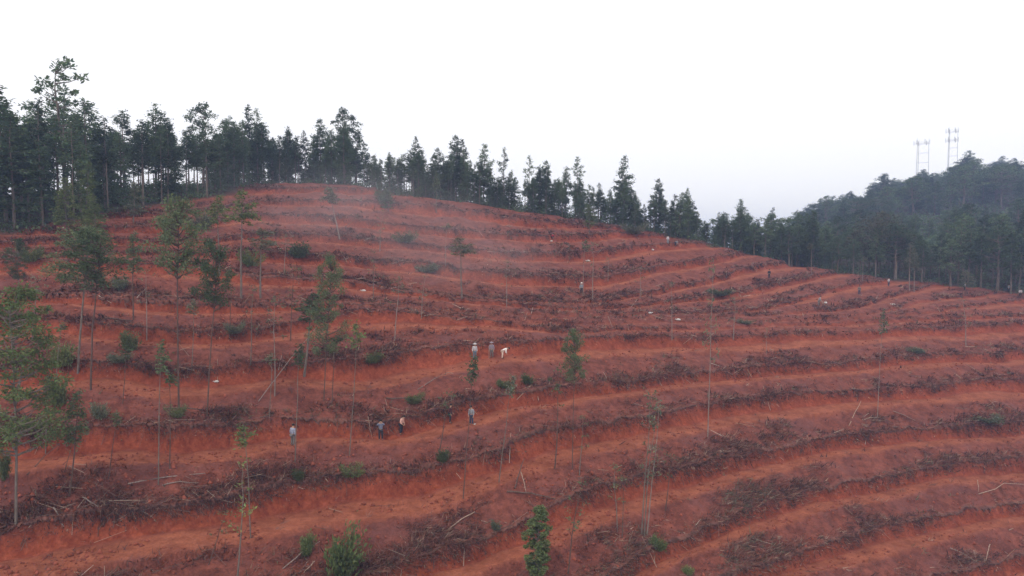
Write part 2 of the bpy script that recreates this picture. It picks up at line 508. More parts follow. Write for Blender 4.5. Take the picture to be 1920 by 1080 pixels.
# ------------------------------------------------------------------ brush on the terrace banks (nobody could count it)
def brush():
    sub = lambda A, x, y: near(A[_iy0:_iy0 + NY, _ix0:_ix0 + NX], x, y)
    def cand(N):
        X = rng.uniform(-0.82, 0.82, N)
        y = np.exp(rng.uniform(math.log(30), math.log(160), N))
        x = X * y
        return x, y, near(Td, x, y), near(Ad, x, y), near(Pd, x, y), sub(wood, x, y), sub(BEN, x, y)
    # mats on the banks, thickest towards the lower edge
    x, y, t, a, ph, wd, bw = cand(300000)
    patch = fbm(x / 4.5, ph * 3.2, 61, 3)
    patch2 = fbm(x / 9, ph * 0.8, 64, 2)
    w = np.where(t > bw + 0.05, np.clip(-0.22 + 1.0 * sstep(0.66, 0.95, t) + 1.1 * patch + 0.6 * patch2, 0.02, 1), 0.006)
    w = np.where(np.clip(a, 0, 1) < 0.5, np.clip(0.02 + 0.8 * patch, 0, 0.35), w)
    k1 = rng.uniform(0, 1, len(x)) < w * (1 - 0.8 * wd) * (ph > 0) * 0.62
    # roots and turf hanging over the upper edge of each cut
    x2, y2, t2, a2, ph2, wd2, _ = cand(1300000)
    patch_2 = fbm(x2 / 3.0, ph2 * 3.2, 67, 3)
    k2 = ((t2 > 0.958) | (t2 < 0.008)) & (a2 > 0.8) & (rng.uniform(0, 1, len(x2)) < np.clip(0.52 + 0.6 * patch_2, 0.12, 0.9) * (1 - wd2))
    fringe = np.concatenate((np.zeros(k1.sum(), bool), np.ones(k2.sum(), bool)))
    x, y = np.concatenate((x[k1], x2[k2])), np.concatenate((y[k1], y2[k2]))
    t, patch = np.concatenate((t[k1], t2[k2])), np.concatenate((patch[k1], patch_2[k2]))
    n = len(x)
    nb = 10
    # downhill direction
    e = 0.5
    gxx = (gz(x + e, y) - gz(x - e, y)) / (2 * e); gyy = (gz(x, y + e) - gz(x, y - e)) / (2 * e)
    gl = np.sqrt(gxx ** 2 + gyy ** 2) + 1e-6
    dx, dy = -gxx / gl, -gyy / gl
    z = gz(x, y)
    lean = rng.uniform(0.2, 1.0, n)
    X0 = np.repeat(x, nb) + rng.normal(0, 0.20, n * nb)
    Y0_ = np.repeat(y, nb) + rng.normal(0, 0.20, n * nb)
    Z0 = gz(X0, Y0_) - 0.04
    far = np.repeat(np.clip(y / 60, 0.8, 2.4), nb)
    L = rng.uniform(0.22, 0.75, n * nb) * np.repeat(np.clip(0.8 + 0.7 * patch, 0.5, 1.5), nb) * np.where(np.repeat(fringe, nb), 0.66, 1.1)
    ang = rng.uniform(0, 2 * math.pi, n * nb)
    k = np.repeat(lean, nb)
    hx = np.repeat(dx, nb) * k + np.cos(ang) * 0.6 + 0.25
    hy = np.repeat(dy, nb) * k + np.sin(ang) * 0.6
    hz = np.where(np.repeat(fringe, nb), rng.uniform(-1.5, 0.4, n * nb), rng.uniform(-0.15, 0.9, n * nb))
    ln = np.sqrt(hx ** 2 + hy ** 2 + hz ** 2)
    tip = np.stack((X0 + hx / ln * L, Y0_ + hy / ln * L, Z0 + hz / ln * L), -1)
    wv = rng.uniform(0.02, 0.05, n * nb) * far
    sa = rng.uniform(0, 2 * math.pi, n * nb)
    p0 = np.stack((X0 - np.cos(sa) * wv, Y0_ - np.sin(sa) * wv, Z0), -1)
    p1 = np.stack((X0 + np.cos(sa) * wv, Y0_ + np.sin(sa) * wv, Z0 + wv * 0.6), -1)
    v = np.stack((p0, p1, tip), 1).reshape(-1, 3)
    pal = np.array([(0.055, 0.030, 0.028), (0.19, 0.095, 0.074), (0.16, 0.062, 0.048), (0.30, 0.20, 0.15), (0.11, 0.105, 0.07)])
    q = fbm(x / 5, y / 5, 77, 2)
    pr = np.stack((0.24 - 0.15 * q + 0.9 * fringe, 0.32 + 0 * q, 0.28 + 0 * q, 0.06 + 0 * q, np.clip(0.06 + 0.25 * q, 0.01, 1) * np.clip(1.25 - x / 60, 0.35, 1.6)), -1)
    pr /= pr.sum(1, keepdims=True)
    cidx = (rng.uniform(0, 1, n)[:, None] > np.cumsum(pr, 1)).sum(1).clip(0, 4)
    cc = pal[np.repeat(cidx, nb)] * rng.uniform(0.65, 1.3, (n * nb, 1))
    me = mesh_from('dry_brush', v, np.arange(len(v)), np.full(n * nb, 3), False, colors=np.repeat(cc, 3, 0))
    tag(obj('dry_brush', me, M_BRUSH), 'dry brown brush and grass matted over the terrace banks', 'brush', None, 'stuff')
    # cut twigs and branches strewn through it
    m = 3800
    idx = rng.choice(n, m, replace=False)
    vs, fs = [], []
    L = rng.uniform(0.4, 2.0, m); a = rng.uniform(0, math.pi, m)
    r = rng.uniform(0.012, 0.032, m) * np.clip(y[idx] / 70, 0.8, 1.6)
    ax = np.stack((np.cos(a), np.sin(a)), -1)
    ax = ax + 0.9 * np.stack((dx[idx], dy[idx]), -1) * rng.choice([0, 1], (m, 1)); ax /= np.linalg.norm(ax, axis=1, keepdims=True)
    e0 = np.stack((x[idx], y[idx]), -1) - ax * (L / 2)[:, None]; e1 = e0 + ax * L[:, None]
    z0 = gz(e0[:, 0], e0[:, 1]) + rng.uniform(0, .15, m); z1 = gz(e1[:, 0], e1[:, 1]) + rng.uniform(0, .45, m)
    A = np.column_stack((e0, z0)); B = np.column_stack((e1, z1))
    side = np.column_stack((-ax[:, 1], ax[:, 0], np.zeros(m))) * r[:, None]; up = np.array((0, 0, 1.7)) * r[:, None]
    v = np.stack((A - side, A + side, A + up, B - side * .5, B + side * .5, B + up * .5), 1).reshape(-1, 3)
    b = (np.arange(m) * 6)[:, None]
    q = np.concatenate((b + [0, 1, 4, 3], b + [1, 2, 5, 4], b + [2, 0, 3, 5]), 1).reshape(-1, 4)
    tc = np.array([(0.30, 0.22, 0.17), (0.16, 0.10, 0.08), (0.09, 0.06, 0.05), (0.42, 0.34, 0.28)])[rng.choice(4, m, p=[.15, .45, .37, .03])]
    me = mesh_from('cut_twigs', v, q, np.full(len(q), 4), False, colors=np.repeat(tc, 6, 0))
    tag(obj('cut_twigs', me, M_BRUSH), 'cut twigs and small branches strewn over the banks', 'twigs', None, 'stuff')
    # clods of loose red earth
    m = 26000
    X = rng.uniform(-0.8, 0.8, m); yy = np.exp(rng.uniform(math.log(32), math.log(120), m)); xx = X * yy
    tt, aa = near(Td, xx, yy), near(Ad, xx, yy)
    k = (aa > 0.8) & ((tt > 0.16)) & (fbm(xx / 2.5, yy / 2.5, 83, 2) > -0.1)
    xx, yy = xx[k], yy[k]; m = len(xx)
    r = rng.uniform(0.04, 0.10, m) + 0.14 * rng.uniform(0, 1, m) ** 6
    oct_ = np.array([(1, 0, 0), (-1, 0, 0), (0, 1, 0), (0, -1, 0), (0, 0, 1), (0, 0, -1)], float)
    v = oct_[None] * r[:, None, None] * rng.uniform(0.6, 1.3, (m, 6, 1)) + rng.normal(0, 0.02, (m, 6, 3)) + np.stack((xx, yy, gz(xx, yy) + r * 0.25), -1)[:, None]
    b = (np.arange(m) * 6)[:, None]
    f = np.concatenate([b + list(t_) for t_ in ((0, 2, 4), (2, 1, 4), (1, 3, 4), (3, 0, 4), (2, 0, 5), (1, 2, 5), (3, 1, 5), (0, 3, 5))], 1).reshape(-1, 3)
    cc = np.array((0.22, 0.06, 0.037)) * rng.uniform(0.7, 1.25, (m, 1))
    me = mesh_from('soil_clods', v.reshape(-1, 3), f, np.full(len(f), 3), True, colors=np.repeat(cc, 6, 0))
    tag(obj('soil_clods', me, M_BRUSH), 'loose clods of red earth on the terraces', 'soil', None, 'stuff')
brush()

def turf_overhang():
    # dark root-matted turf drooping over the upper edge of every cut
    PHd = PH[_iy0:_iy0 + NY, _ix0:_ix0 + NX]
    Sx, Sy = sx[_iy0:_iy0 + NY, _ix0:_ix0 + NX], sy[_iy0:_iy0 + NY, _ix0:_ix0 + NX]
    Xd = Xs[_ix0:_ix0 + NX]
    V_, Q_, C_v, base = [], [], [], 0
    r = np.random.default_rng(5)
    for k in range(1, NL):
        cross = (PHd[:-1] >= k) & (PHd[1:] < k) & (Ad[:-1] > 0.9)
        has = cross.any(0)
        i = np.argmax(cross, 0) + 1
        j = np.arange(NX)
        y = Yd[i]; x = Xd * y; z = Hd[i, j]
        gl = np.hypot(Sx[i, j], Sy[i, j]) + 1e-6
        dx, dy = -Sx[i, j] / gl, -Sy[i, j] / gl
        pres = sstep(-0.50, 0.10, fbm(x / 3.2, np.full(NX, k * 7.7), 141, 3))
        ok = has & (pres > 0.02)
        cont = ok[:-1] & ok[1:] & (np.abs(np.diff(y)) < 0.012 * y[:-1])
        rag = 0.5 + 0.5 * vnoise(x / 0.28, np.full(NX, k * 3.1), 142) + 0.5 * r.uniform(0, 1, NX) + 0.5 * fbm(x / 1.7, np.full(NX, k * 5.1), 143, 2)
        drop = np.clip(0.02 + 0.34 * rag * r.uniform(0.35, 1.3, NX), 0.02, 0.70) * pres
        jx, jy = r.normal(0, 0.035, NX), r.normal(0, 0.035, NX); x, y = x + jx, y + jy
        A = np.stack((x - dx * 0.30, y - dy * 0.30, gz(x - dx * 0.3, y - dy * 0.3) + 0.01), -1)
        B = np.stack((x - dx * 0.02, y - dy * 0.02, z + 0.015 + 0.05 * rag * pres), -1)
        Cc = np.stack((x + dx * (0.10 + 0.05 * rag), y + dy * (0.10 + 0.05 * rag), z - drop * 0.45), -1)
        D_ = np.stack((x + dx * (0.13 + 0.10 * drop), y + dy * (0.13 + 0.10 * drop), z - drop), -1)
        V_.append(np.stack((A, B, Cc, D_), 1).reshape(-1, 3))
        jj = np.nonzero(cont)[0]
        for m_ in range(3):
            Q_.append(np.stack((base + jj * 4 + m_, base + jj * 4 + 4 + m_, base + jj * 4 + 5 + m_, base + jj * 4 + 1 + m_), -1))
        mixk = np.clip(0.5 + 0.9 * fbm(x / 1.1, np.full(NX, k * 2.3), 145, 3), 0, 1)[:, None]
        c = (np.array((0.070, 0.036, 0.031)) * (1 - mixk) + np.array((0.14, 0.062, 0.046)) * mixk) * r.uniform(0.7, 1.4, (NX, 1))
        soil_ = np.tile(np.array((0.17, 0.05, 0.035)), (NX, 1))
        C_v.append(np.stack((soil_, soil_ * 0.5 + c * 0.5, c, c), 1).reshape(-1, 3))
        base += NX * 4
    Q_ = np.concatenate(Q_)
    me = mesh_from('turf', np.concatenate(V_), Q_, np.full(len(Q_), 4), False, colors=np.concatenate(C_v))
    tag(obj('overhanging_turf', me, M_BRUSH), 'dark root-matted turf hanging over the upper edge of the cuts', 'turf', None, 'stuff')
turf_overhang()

# ------------------------------------------------------------------ trees
def leaf_quads(P, D, size, asp, r, flat=0.5):
    """P (n,3) centres, D (n,3) main direction; returns (n,4,3) leaf quads"""
    n = len(P)
    D = D + r.normal(0, 0.45, (n, 3)); D /= np.linalg.norm(D, axis=1, keepdims=True)
    up = np.array((0, 0, 1.0)) * flat + r.normal(0, 0.6, (n, 3))
    W = np.cross(D, up); W /= np.linalg.norm(W, axis=1, keepdims=True) + 1e-9
    s = size * r.uniform(0.6, 1.35, (n, 1)); w = s * asp * r.uniform(0.7, 1.3, (n, 1))
    a = P - D * s * 0.5; b = P + D * s * 0.5
    m = P + np.cross(W, D) * s * 0.12
    return np.stack((a, m - W * w * 0.5, b, m + W * w * 0.5), 1)

def tints(n, r, lo=0.6, hi=1.4):
    t = r.uniform(lo, hi, (n, 1)) * np.ones((1, 3))
    t[:, 0] *= r.uniform(0.85, 1.2, n); t[:, 2] *= r.uniform(0.8, 1.15, n)
    return t

def trunk_path(h, r, wob=0.12, lean=0.0):
    k = 8
    z = np.linspace(0, h, k)
    a, b = np.cumsum(r.normal(0, wob, k)) * np.linspace(0, 1, k), np.cumsum(r.normal(0, wob, k)) * np.linspace(0, 1, k)
    return np.stack((a + lean * z, b, z), -1)

def path_at(path, z):
    return np.array((np.interp(z, path[:, 2], path[:, 0]), np.interp(z, path[:, 2], path[:, 1]), z))

def build_tree(kind, seed):
    """returns (trunk mesh, crown mesh or None, nominal height)"""
    r = np.random.default_rng(seed)
    tb, cb = MB(), MB()
    if kind in ('fir', 'slim', 'tuft', 'cone', 'top'):
        h = 13.0
        rad = {'fir': 0.15, 'slim': 0.11, 'tuft': 0.062, 'cone': 0.13, 'top': 0.12}[kind]
        start = {'fir': r.uniform(0.30, 0.48), 'slim': r.uniform(0.5, 0.68), 'tuft': r.uniform(0.80, 0.88), 'cone': r.uniform(0.10, 0.22), 'top': r.uniform(0.66, 0.74)}[kind]
        width = {'fir': r.uniform(1.7, 2.3), 'slim': r.uniform(1.2, 1.7), 'tuft': r.uniform(0.7, 1.1), 'cone': r.uniform(2.0, 2.6), 'top': r.uniform(1.5, 2.0)}[kind]
        step = {'fir': 0.24, 'slim': 0.25, 'tuft': 0.22, 'cone': 0.24, 'top': 0.2}[kind]
        path = trunk_path(h, r, 0.07)
        tb.tube(path, np.linspace(rad, 0.018, len(path)), 7)
        P, D = [], []
        z = start * h
        side = r.uniform(0, 6.28)
        while z < h - 0.1:
            t = (z - start * h) / (h * (1 - start))
            R = width * (min(1, 0.45 + 2.6 * t) * (1 - t) ** 0.75 + 0.10)
            for _ in range(r.integers(2, 5)):
                if r.uniform() < 0.12: continue
                az = r.uniform(0, 6.28)
                L = R * r.uniform(0.45, 1.2) * (1 + 0.25 * math.cos(az - side))
                c0 = path_at(path, z)
                rise = 0.35 * (1 - t) * r.uniform(-1.0, 0.9) + 0.35 * t
                d = np.array((math.cos(az), math.sin(az), rise)); d /= np.linalg.norm(d)
                end = c0 + d * L + np.array((0, 0, -0.10 * L))
                if L > 0.5: tb.tube([c0, (c0 + end) / 2 + np.array((0, 0, 0.05 * L)), end], [0.022, 0.014, 0.006], 3, cap=False)
                n = max(4, int(L / 0.048))
                s = np.sqrt(r.uniform(0.10, 1.0, n))[:, None]
                pos = c0 + (end - c0) * s + r.normal(0, 0.13, (n, 3)) * (0.5 + s)
                P.append(pos); D.append(np.tile(d, (n, 1)) + np.array((0, 0, -0.15)))
            z += step * r.uniform(0.6, 1.5)
        if kind in ('slim', 'tuft', 'top'):      # a few dead stubs along the bare stem
            for _ in range(r.integers(3, 9)):
                z = r.uniform(0.15, start) * h; az = r.uniform(0, 6.28); L = r.uniform(0.2, 0.8)
                c0 = path_at(path, z)
                tb.tube([c0, c0 + L * np.array((math.cos(az), math.sin(az), r.uniform(-.4, .3)))], [0.018, 0.006], 3, cap=False)
        P, D = np.concatenate(P), np.concatenate(D)
        cb.quads(leaf_quads(P, D, 0.34, 0.45, r), tints(len(P), r))
    elif kind == 'pole':
        h = 10.0
        path = trunk_path(h, r, 0.08)
        tb.tube(path, np.linspace(0.065, 0.014, len(path)), 6)
        P = []
        for _ in range(r.integers(5, 10)):
            z = r.uniform(0.45, 1.0) * h; az = r.uniform(0, 6.28); L = r.uniform(0.3, 0.9)
            c0 = path_at(path, z); e = c0 + L * np.array((math.cos(az), math.sin(az), r.uniform(-.2, .6)))
            tb.tube([c0, e], [0.016, 0.005], 3, cap=False)
            P.append(e + r.normal(0, 0.16, (12, 3)))
        P.append(path[-1] + r.normal(0, 0.22, (26, 3)))
        P = np.concatenate(P)
        cb.quads(leaf_quads(P, r.normal(0, 1, P.shape), 0.26, 0.4, r), tints(len(P), r))
    elif kind in ('pine', 'openpine', 'broad', 'leafy', 'topleaf', 'leafbig'):
        h = 14.0
        path = trunk_path(h * 0.93, r, 0.18 if 'leaf' not in kind else 0.07)
        tb.tube(path, np.linspace(0.24 if 'leaf' not in kind else 0.068, 0.025, len(path)), 8)
        P, D = [], []
        nc = {'pine': 46, 'openpine': 40, 'broad': 95, 'leafy': 80, 'topleaf': 44, 'leafbig': 95}[kind]
        for i in range(nc):
            if kind == 'broad':
                th, ph_ = r.uniform(0, 6.28), math.acos(r.uniform(-0.6, 1))
                q = r.uniform(0.5, 1.0) ** 0.5
                c = np.array((0, 0, h * 0.60)) + q * np.array((5.0 * math.sin(ph_) * math.cos(th), 5.0 * math.sin(ph_) * math.sin(th), 5.2 * math.cos(ph_)))
                rc, n = r.uniform(0.8, 1.5), 46
            elif kind in ('leafy', 'topleaf', 'leafbig'):
                t = (i + 0.5) / nc
                z0_ = {'leafy': 0.34, 'topleaf': 0.66, 'leafbig': 0.15}[kind]
                z = h * (z0_ + (1 - z0_) * t)
                R = (2.1 if kind == 'leafy' else 1.7) * (math.sin(math.pi * min(1, 0.22 + 0.74 * t)) ** 0.7 + 0.05) * r.uniform(0.2, 1.1)
                az = r.uniform(0, 6.28)
                c = np.array((R * math.cos(az), R * math.sin(az), z))
                rc, n = r.uniform(0.4, 0.75), 105
            else:
                t = (i + 0.5) / nc
                z = h * (0.36 + 0.64 * t)
                R = (3.1 if kind == 'pine' else 2.6) * (math.sin(math.pi * min(1, 0.18 + 0.80 * t)) ** 0.8 + 0.05) * r.uniform(0.25, 1.1)
                az = r.uniform(0, 6.28)
                c = np.array((R * math.cos(az), R * math.sin(az), z))
                rc, n = (r.uniform(0.55, 1.0), 50) if kind == 'pine' else (r.uniform(0.4, 0.7), 30)
            b0 = path_at(path, min(h * 0.9, max(h * 0.25, c[2] - 0.35 * math.hypot(c[0], c[1]) - 0.3)))
            tb.tube([b0, (b0 + c) / 2 + np.array((0, 0, -0.15)), c], [0.06, 0.04, 0.012], 4, cap=False)
            g = r.normal(0, 1, (n, 3)); g /= np.linalg.norm(g, axis=1, keepdims=True)
            P.append(c + g * rc * r.uniform(0.3, 1.05, (n, 1)) * np.array((1, 1, 0.7))); D.append(g)
        P, D = np.concatenate(P), np.concatenate(D)
        cb.quads(leaf_quads(P, D, {'leafy': 0.17, 'topleaf': 0.17, 'leafbig': 0.36}.get(kind, 0.36), 0.5, r), tints(len(P), r))
    return tb.mesh(kind + '_trunk'), cb.mesh(kind + '_crown'), h

VAR = {}
def variant(kind, i):
    if (kind, i) not in VAR: VAR[(kind, i)] = build_tree(kind, 1000 + 37 * i + sum(map(ord, kind)))
    return VAR[(kind, i)]
_matmesh = {}
def with_mat(me, mat):
    key = (me.name, mat.name)
    if key not in _matmesh:
        c = me.copy(); c.materials.clear(); c.materials.append(mat); _matmesh[key] = c
    return _matmesh[key]

def plant_tree(name, label, cat, kind, var, base, height, leaf, bark, group=None, lean=(0, 0), fat=1.0):
    tm, cm, h = variant(kind, var)
    s = height / h
    e = empty(name, base)
    e.rotation_euler = (lean[1], lean[0], random.uniform(0, 6.28))
    if lean != (0, 0):                          # lean in world axes, after the random spin
        R = Matrix.Rotation(lean[0], 4, 'Y') @ Matrix.Rotation(lean[1], 4, 'X') @ Matrix.Rotation(random.uniform(0, 6.28), 4, 'Z')
        e.rotation_euler = R.to_euler()
    e.scale = (s * fat, s * fat, s)
    tag(e, label, cat, group)
    obj('trunk', with_mat(tm, bark), None, e)
    if cm: obj('crown', with_mat(cm, leaf), None, e)
    return e

def height_to(u, v_top, base):                  # height of something standing at base whose top shows at v_top
    p = unproject(u, v_top, base[1])
    return max(0.3, p[2] - base[2])

SKY = [(-100,190),(0,190),(15,162),(40,190),(60,215),(80,187),(100,205),(115,200),(128,150),(150,190),(170,180),(200,203),(235,200),(262,228),(297,196),(330,196),(385,195),(410,215),(438,210),(472,197),(490,207),(507,240),(530,238),(570,245),(600,222),(620,235),(648,207),(680,225),(695,285),(730,287),(755,290),(780,255),(800,290),(823,277),(855,252),(880,268),(907,270),(928,292),(945,298),(975,308),(1005,305),(1025,300),(1060,315),(1083,325),(1120,345),(1140,360),(1165,300),(1180,330),(1205,375),(1235,335),(1255,365),(1287,353),(1318,412),(1340,402),(1385,373),(1418,412),(1445,390),(1475,405),(1495,395),(1545,368),(1590,360),(1620,365),(1650,328),(1690,335),(1725,320),(1765,325),(1810,285),(1840,312),(1875,295),(1893,300),(1920,325),(2020,320)]
SKU, SKV = [p[0] for p in SKY], [p[1] for p in SKY]
NEARTOP = [(1450,400),(1500,415),(1550,432),(1600,415),(1650,412),(1700,420),(1750,425),(1800,402),(1850,402),(1920,392),(2020,385)]
def sky_v(u): return np.interp(u, SKU, SKV)

# standing-out trees on the skyline: column, top row, distance behind the wood's edge, kind, label
HERO = [
 (128,112,7,'openpine','tallest tree of the left wood, sparse open crown high above its neighbours'),
 (80,186,3,'slim','thin half-bare tree just left of the tallest tree in the left wood'),
 (15,160,4,'cone','broad dark tree at the very left edge of the picture, in the wood'),
 (650,206,8,'pine','large bushy pine rising above the skyline at the right end of the left wood'),
 (605,222,6,'cone','pointed fir just left of the large bushy pine on the skyline'),
 (472,197,8,'slim','slim pale fir rising out of the skyline, left of a twin-topped one'),
 (488,206,9,'slim','slim pale fir close on the right of another slim one on the skyline'),
 (297,195,8,'fir','left fir of the row of high tops along the left wood'),
 (385,195,8,'pine','round-topped dark tree in the row of high tops of the left wood'),
 (575,244,5,'cone','rounded fir in the dip of the left wood before the large bushy pine'),
 (545,239,5,'fir','fir left of the rounded one in the dip of the left wood'),
 (705,290,4,'fir','first fir right of the large bushy pine'),
 (731,286,4,'cone','second fir right of the large bushy pine'),
 (754,290,4,'fir','third fir right of the large bushy pine, before the double-topped one'),
 (823,276,3,'cone','fir between the double-topped fir and the tallest crest fir'),
 (907,269,3,'cone','fir right of the tallest crest fir, almost as tall'),
 (1025,300,3,'cone','fir midway along the crest right of the topknot trees'),
 (1060,312,3,'fir','fir left of the leaning topknot tree on the crest'),
 (1125,343,3,'cone','broad low fir left of the spire-like fir'),
 (1345,398,6,'cone','first fir of the saddle right of the red hill'),
 (1418,410,7,'cone','low fir in the saddle left of the lone slim one'),
 (1495,394,9,'fir','fir of the saddle where the wooded hill begins'),
 (782,255,3,'cone','tall double-topped fir at the left of the thin crest row'),
 (856,252,3,'cone','tallest fir of the crest row above the smoky middle of the slope'),
 (870,262,4,'cone','dark fir touching the right side of the tallest crest fir'),
 (945,278,2,'slim','bare-stemmed tree with a small topknot on the crest'),
 (993,293,3,'slim','second bare-stemmed topknot tree on the crest, right of the first'),
 (1083,294,2,'slim','tall topknot tree leaning a little over the crest row'),
 (1165,292,3,'cone','narrow spire-like fir, tallest of the right half of the crest'),
 (1235,334,3,'cone','pointed fir in the group right of the spire-like fir on the crest'),
 (1287,353,3,'cone','last tall fir of the crest before the ground drops to the saddle'),
 (1385,373,8,'cone','tallest fir of the saddle between the red hill and the wooded hill'),
 (1445,390,8,'slim','lone slim fir in the saddle, left of the wooded hill'),
]
wood_label = {'left': ('fir_tree', 'in the dense dark wood at the upper left', 'trees of the dense wood at upper left'),
              'crest': ('conifer_tree', 'in the row of trees along the red hill crest', 'trees along the crest of the red hill'),
              'saddle': ('conifer_tree', 'in the low saddle wood right of the red hill', 'trees in the saddle and foot of the wooded hill'),
              'near': ('forest_tree', 'at the edge of the wood on the right', 'trees at the foot of the wooded hill'),
              'hill': ('forest_tree', 'in bluish haze on the far wooded hill at right', 'hazy trees on the far wooded hill')}
for u, vt, back, kind, lab in HERO:
    d = edge_dist(u) + back
    x = (u - 960) / F * d
    b = (x, d, float(gz(x, d)) - 0.1)
    plant_tree('pine_tree' if 'pine' in kind else 'fir_tree', lab, 'tree', kind, random.randrange(3), b, height_to(u, vt, b), M_FIR, M_BARK,
               fat={'tuft': 1.0, 'slim': 0.95}.get(kind, 1.05) * (1.35 if u == 15 else 1))

def scatter_wood(zone, n, u0, u1, back0, back1, top_fn, hmin, hmax, kinds, mind, fat=(0.9, 1.25), jit=(0, 45), dabs=None, leaf=None):
    placed, tries = [], 0
    name, lab, grp = wood_label[zone]
    while len(placed) < n and tries < n * 60:
        tries += 1
        u = random.uniform(u0, u1)
        d = (edge_dist(u) + back0 + (back1 - back0) * random.random() ** 1.3) if dabs is None else random.uniform(*dabs)
        x = (u - 960) / F * d
        if any((x - a) ** 2 + (d - b) ** 2 < mind * mind for a, b in placed): continue
        z = float(gz(x, d)) - 0.15
        h = min(random.uniform(hmin, hmax), height_to(u, float(top_fn(u)) + random.uniform(*jit), (x, d, z)))
        if h < hmin * 0.45: continue
        placed.append((x, d))
        kd = random.choice(kinds)
        look = {'fir': 'fir with bare lower trunk', 'cone': 'fir branched to the ground', 'slim': 'slim thin-crowned fir', 'pine': 'broad-crowned pine', 'broad': 'round-crowned broadleaf tree'}[kd]
        plant_tree({'pine': 'pine_tree', 'broad': 'broadleaf_tree'}.get(kd, name), f'{look} {lab}', 'tree', kd, random.randrange(4), (x, d, z), h, leaf or M_FIR, M_BARK, grp, fat=random.uniform(*fat))
scatter_wood('left', 155, -60, 690, 0, 42, sky_v, 9, 19, ['fir', 'fir', 'fir', 'cone', 'slim'], 1.3, (1.05, 1.45), (2, 62))
scatter_wood('crest', 195, 690, 1310, 0, 10, sky_v, 6, 14, ['cone', 'fir', 'fir', 'slim'], 0.7, (0.85, 1.3), (2, 46))
scatter_wood('crest', 60, 690, 1310, 0, 7, sky_v, 3.5, 6.5, ['cone'], 0.8, (1.3, 2.0), (30, 70))
scatter_wood('left', 30, 420, 760, 0, 14, sky_v, 8, 15, ['fir', 'cone'], 1.0, (0.9, 1.3), (2, 30))
scatter_wood('saddle', 70, 1290, 1560, 0, 26, sky_v, 6, 14, ['cone', 'cone', 'fir', 'pine'], 1.2, (1.2, 1.8), (2, 32))
near_top = lambda u: np.interp(u, [p[0] for p in NEARTOP], [p[1] for p in NEARTOP])
scatter_wood('near', 90, 1520, 1990, 0, 30, near_top, 8, 19, ['fir', 'fir', 'pine', 'pine'], 2.2, (1.1, 1.6), (0, 40))
scatter_wood('hill', 220, 1490, 2000, 0, 1, sky_v, 12, 21, ['pine', 'pine', 'cone', 'broad'], 4.0, (1.2, 1.8), (0, 22), dabs=(285, 508))
scatter_wood('hill', 75, 1540, 2000, 0, 1, lambda u: near_top(u) - 22, 11, 22, ['pine', 'pine', 'cone', 'fir'], 4.0, (1.2, 1.7), (0, 25), dabs=(188, 300))

# skyline tops on the wooded hill
HILLTOP = [(1545,368,315,'pine','round-topped tree where the far wooded hill begins to rise'),(1590,358,345,'fir','small pointed tree on the lower ridge of the far hill'),
 (1652,326,400,'pine','bushy tree crowning the middle of the far hill ridge'),(1725,318,440,'pine','tree hiding the foot of the lower mast'),
 (1810,283,495,'pine','highest tree of the far hill, right of the two masts'),(1872,293,488,'pine','left one of two round trees near the right edge of the far ridge'),(1894,297,490,'pine','right one of two round trees near the right edge of the far ridge')]
for u, vt, d, kind, lab in HILLTOP:
    x = (u - 960) / F * d
    b = (x, d, float(gz(x, d)) - 0.2)
    plant_tree('hill_tree', lab, 'tree', kind, random.randrange(3), b, height_to(u, vt, b), M_FIR, M_BARK, fat=1.25)
d = 158.0; u = 1648; x = (u - 960) / F * d; b = (x, d, float(gz(x, d)) - 0.2)
plant_tree('broadleaf_tree', 'wide dome-shaped brownish broadleaf tree at the foot of the wooded hill', 'tree', 'broad', 0, b, height_to(u, 396, b), M_BROAD, M_BARK, fat=1.25)

# ------------------------------------------------------------------ undergrowth inside the woods
def undergrowth():
    P, C = [], []
    r = np.random.default_rng(77)
    for _ in range(1500):
        u = r.uniform(-60, 1990); e = float(edge_dist(u))
        d = e + r.uniform(-0.5, 26 if u < 700 or u > 1300 else 9)
        x = (u - 960) / F * d
        hgt = r.uniform(0.5, 1.6) if u < 700 else r.uniform(0.6, 2.6)
        n = 34
        g = r.normal(0, 1, (n, 3)) * np.array((0.75, 0.75, 0.5 * hgt)); g[:, 2] = np.abs(g[:, 2])
        P.append(np.array((x, d, 0)) + g + np.array((0, 0, float(gz(x, d)))))
        C.append(np.tile(r.uniform(0.6, 1.2), (n, 1)))
    P, C = np.concatenate(P), np.concatenate(C)
    b = MB()
    b.quads(leaf_quads(P, r.normal(0, 1, P.shape), 0.40, 0.5, r), tints(len(P), r) * C)
    n = 2600                                    # young growth between the trees of the far hill
    d = r.uniform(195, 515, n); x = (r.uniform(1470, 2020, n) - 960) / F * d
    g = r.normal(0, 1, (n, 22, 3)) * np.array((2.2, 2.2, 1.6)); g[..., 2] = np.abs(g[..., 2])
    P2 = (np.stack((x, d, gz(x, d)), -1)[:, None] + g).reshape(-1, 3)
    b.quads(leaf_quads(P2, r.normal(0, 1, P2.shape), 1.0, 0.5, r), tints(len(P2), r))
    tag(obj('undergrowth', b.mesh('undergrowth'), M_FIR), 'dark leafy undergrowth filling the floor of the woods', 'undergrowth', None, 'stuff')
undergrowth()

